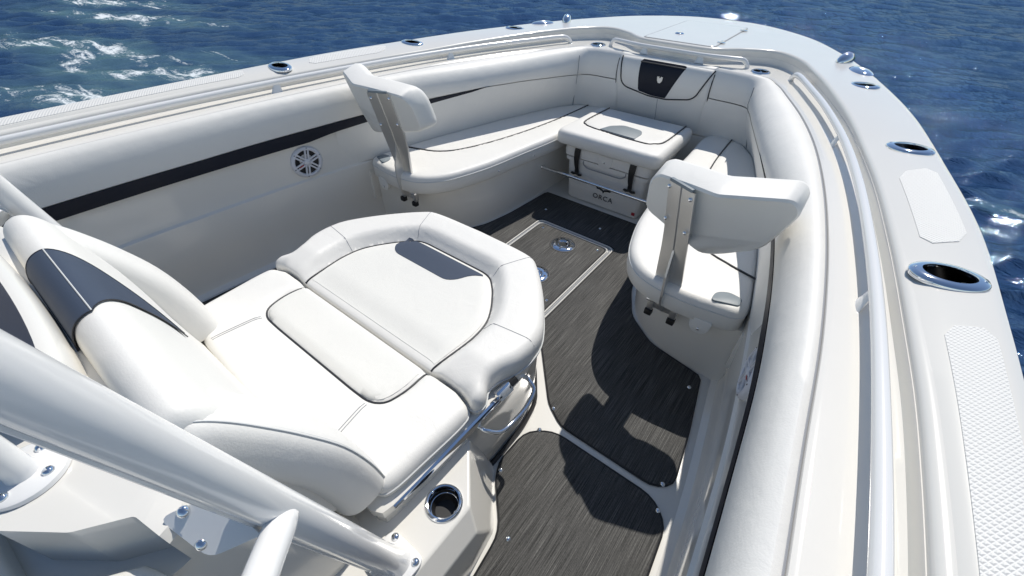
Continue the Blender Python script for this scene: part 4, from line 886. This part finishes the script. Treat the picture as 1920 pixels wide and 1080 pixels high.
o = MB().add(*grid(rows)).build('dark_inset', SLATE, lg); o['label'] = 'slate vinyl inset tapering down the backrest'
MB().add(*tube_data([nrm_off(kc, u, .005) for u in np.linspace(-.39, .30, 16)], .0014, 5)).build('inset_stitching', THREAD, lg)
for e in (0, 14): MB().add(*tube_data([r_[e] for r_ in rows], .0014, 6)).build('inset_edge', PIPE, lg)
# side wings: boxy padded cheeks that merge into the backrest, welt along the outer front corner
for s in (1, -1):
    path = [(s*.452, .165, .425), (s*.455, .165, .46), (s*.458, .150, .56), (s*.458, .118, .68), (s*.452, .068, .79), (s*.444, .024, .87), (s*.436, -.008, .92), (s*.43, -.030, .945), (s*.425, -.05, .955)]
    P = cr(path, 5); n = len(P); rows = []; welt = []
    for k in range(n):
        c0 = Vector(P[k]); tt = (Vector(P[min(n-1, k+1)])-Vector(P[max(0, k-1)])).normalized(); u_ = Vector((0, 1, 0)); u_ = (u_-tt*u_.dot(tt)).normalized(); w_ = Vector((s, 0, 0)); w_ = (w_-tt*w_.dot(tt)).normalized()
        e = min(1, .45+.55*math.sqrt(min(1, (k+.1)/4)))*min(1, .35+.65*math.sqrt(min(1, (n-1-k+.1)/5))); f_ = k/(n-1)
        a_ = (.075-.030*f_)*e; b_ = (.094-.022*f_)*e; r_ = []
        for q in range(32):
            an = 2*math.pi*q/32; ca, sa = math.cos(an), math.sin(an); r_.append(c0+u_*a_*math.copysign(abs(ca)**.62, ca)+w_*b_*math.copysign(abs(sa)**.62, sa)-u_*(.012*(1-sa)*.5*(1-f_)))
        rows.append(r_); an = .80; welt.append(c0+u_*a_*1.01*math.cos(an)**.62+w_*b_*1.01*math.sin(an)**.62)
    v, f = grid(rows, closed_u=True); f += [tuple(range(32)), tuple(range((n-1)*32, n*32))]; MB().add(v, f).build('side_wing', VINYL, lg, angle=80)
    for dx in (0, .007): MB().add(*tube_data([p+Vector((-s*dx, 0, 0)) for p in welt[3:-5]], .0020, 6)).build('wing_welt', THREAD, lg)
# ================================================================== HARDTOP FRAME
hf_ = empty('hardtop_frame', (0, .1, .405)); tag(hf_, 'white powder coated pipe frame rising from the console ledge close to the camera', 'pipe frame')
for s in (1, -1):
    base = Vector((s*.652, .118, .312)); top = Vector((s*.700, -.074, 1.335)); d = top-base; P = [base, base+d*.012, base+d*.04]+[base+d*k for k in np.linspace(.1, 1.9, 24)]
    leg = MB().add(*tube_data(P, [.047, .042, .037]+[float(np.interp(k, [.1, 1.0, 1.9], [.0335, .0262, .0262])) for k in np.linspace(.1, 1.9, 24)], 28)).build('leg', POWDER, hf_)
    fp = rnd([(-.065, -.055), (.062, -.055), (.062, .055), (-.065, .055)], .03); fr = frame((s*.652, .118, .3115), (0, 0, 1), (1, 0, 0))
    pl = MB().add(*prism_data(fp, 0, .010, fr, .003)).build('base_plate', POWDER, hf_)
    sub(pl, *[MB().add(*bolt_data(fr @ Vector((a, b, .010)), (0, 0, 1), .011, .007)).build('bolt', CHROME) for a, b in ((-.042, .042), (.046, .034), (-.05, -.03), (.046, -.034))])
    # canvas track along the underside of the leg
    off = Vector((0, -1, -.15)); dn = d.normalized(); off = (off-dn*off.dot(dn)).normalized()
    for a, r_ in ((.25, .0045), (-.05, .0045)):
        o2 = (off-s*dn.cross(off)*a).normalized(); MB().add(*tube_data([base+d*k+o2*float(np.interp(k, [.1, 1.0, 1.9], [.0345, .0272, .0272])) for k in np.linspace(.12, 1.9, 16)], r_, 8)).build('canvas_track', POWDER, hf_)
    # brace welded to the leg, bowing outboard and aft
    bp_ = cr([(s*.680, .008, .900), (s*.694, .000, .918), (s*.716, -.012, .936), (s*.747, -.042, .950), (s*.785, -.077, .968), (s*.827, -.13, .975), (s*.85, -.30, .98), (s*.85, -.7, .98)], 6)
    MB().add(*tube_data(bp_, .0225, 22)).build('brace', POWDER, hf_)
    # bracket plate bolting the leg to the console
    q4 = [Vector((s*a, b, c0)) for a, b, c0 in ((.625, -.040, .975), (.590, -.105, .966), (.655, -.092, .905), (.700, -.030, .930))]; nrm_ = (q4[1]-q4[0]).cross(q4[3]-q4[0]).normalized()*.004
    q5 = [Vector(p) for p in rnd([tuple(p) for p in q4], [.004, .018, .018, .004], 4)]; nq = len(q5); vv = [p+nrm_ for p in q5]+[p-nrm_ for p in q5]; mp_ = MB().add(vv, [tuple(range(nq)), tuple(range(nq, 2*nq))]+[(i, (i+1) % nq, nq+(i+1) % nq, nq+i) for i in range(nq)]).build('mount_plate', POWDER, hf_, angle=30)
    nn_ = nrm_.normalized(); nn_ = nn_ if nn_.z > 0 else -nn_
    sub(mp_, *[MB().add(*bolt_data(Vector((s*a, b, c0))+nn_*.004, nn_, .0085, .005)).build('bolt', CHROME) for a, b, c0 in ((.610, -.079, .968), (.642, -.088, .925))])
# antenna base flange on the console top
t = empty('pipe_flange', (.37, -.208, .966)); tag(t, 'round white pipe flange bolted to the console top at the left edge', 'flange'); fr = frame((.37, -.200, .966), (0, 0, 1))
MB().add(*lathe_data([(.0001, .010), (.048, .010), (.053, .007), (.054, 0)], fr, 36)).build('disc', POWDER, t)
MB().add(*tube_data([fr @ Vector((0, 0, k)) for k in (0, .006, .02, .5)], [.026, .022, .0195, .0195], 20)).build('pipe', POWDER, t)
for a in (.7, 2.3, 3.9, 5.5): MB().add(*bolt_data(fr @ Vector((.038*math.cos(a), .038*math.sin(a), .010)), (0, 0, 1), .008, .006)).build('bolt', CHROME, t)
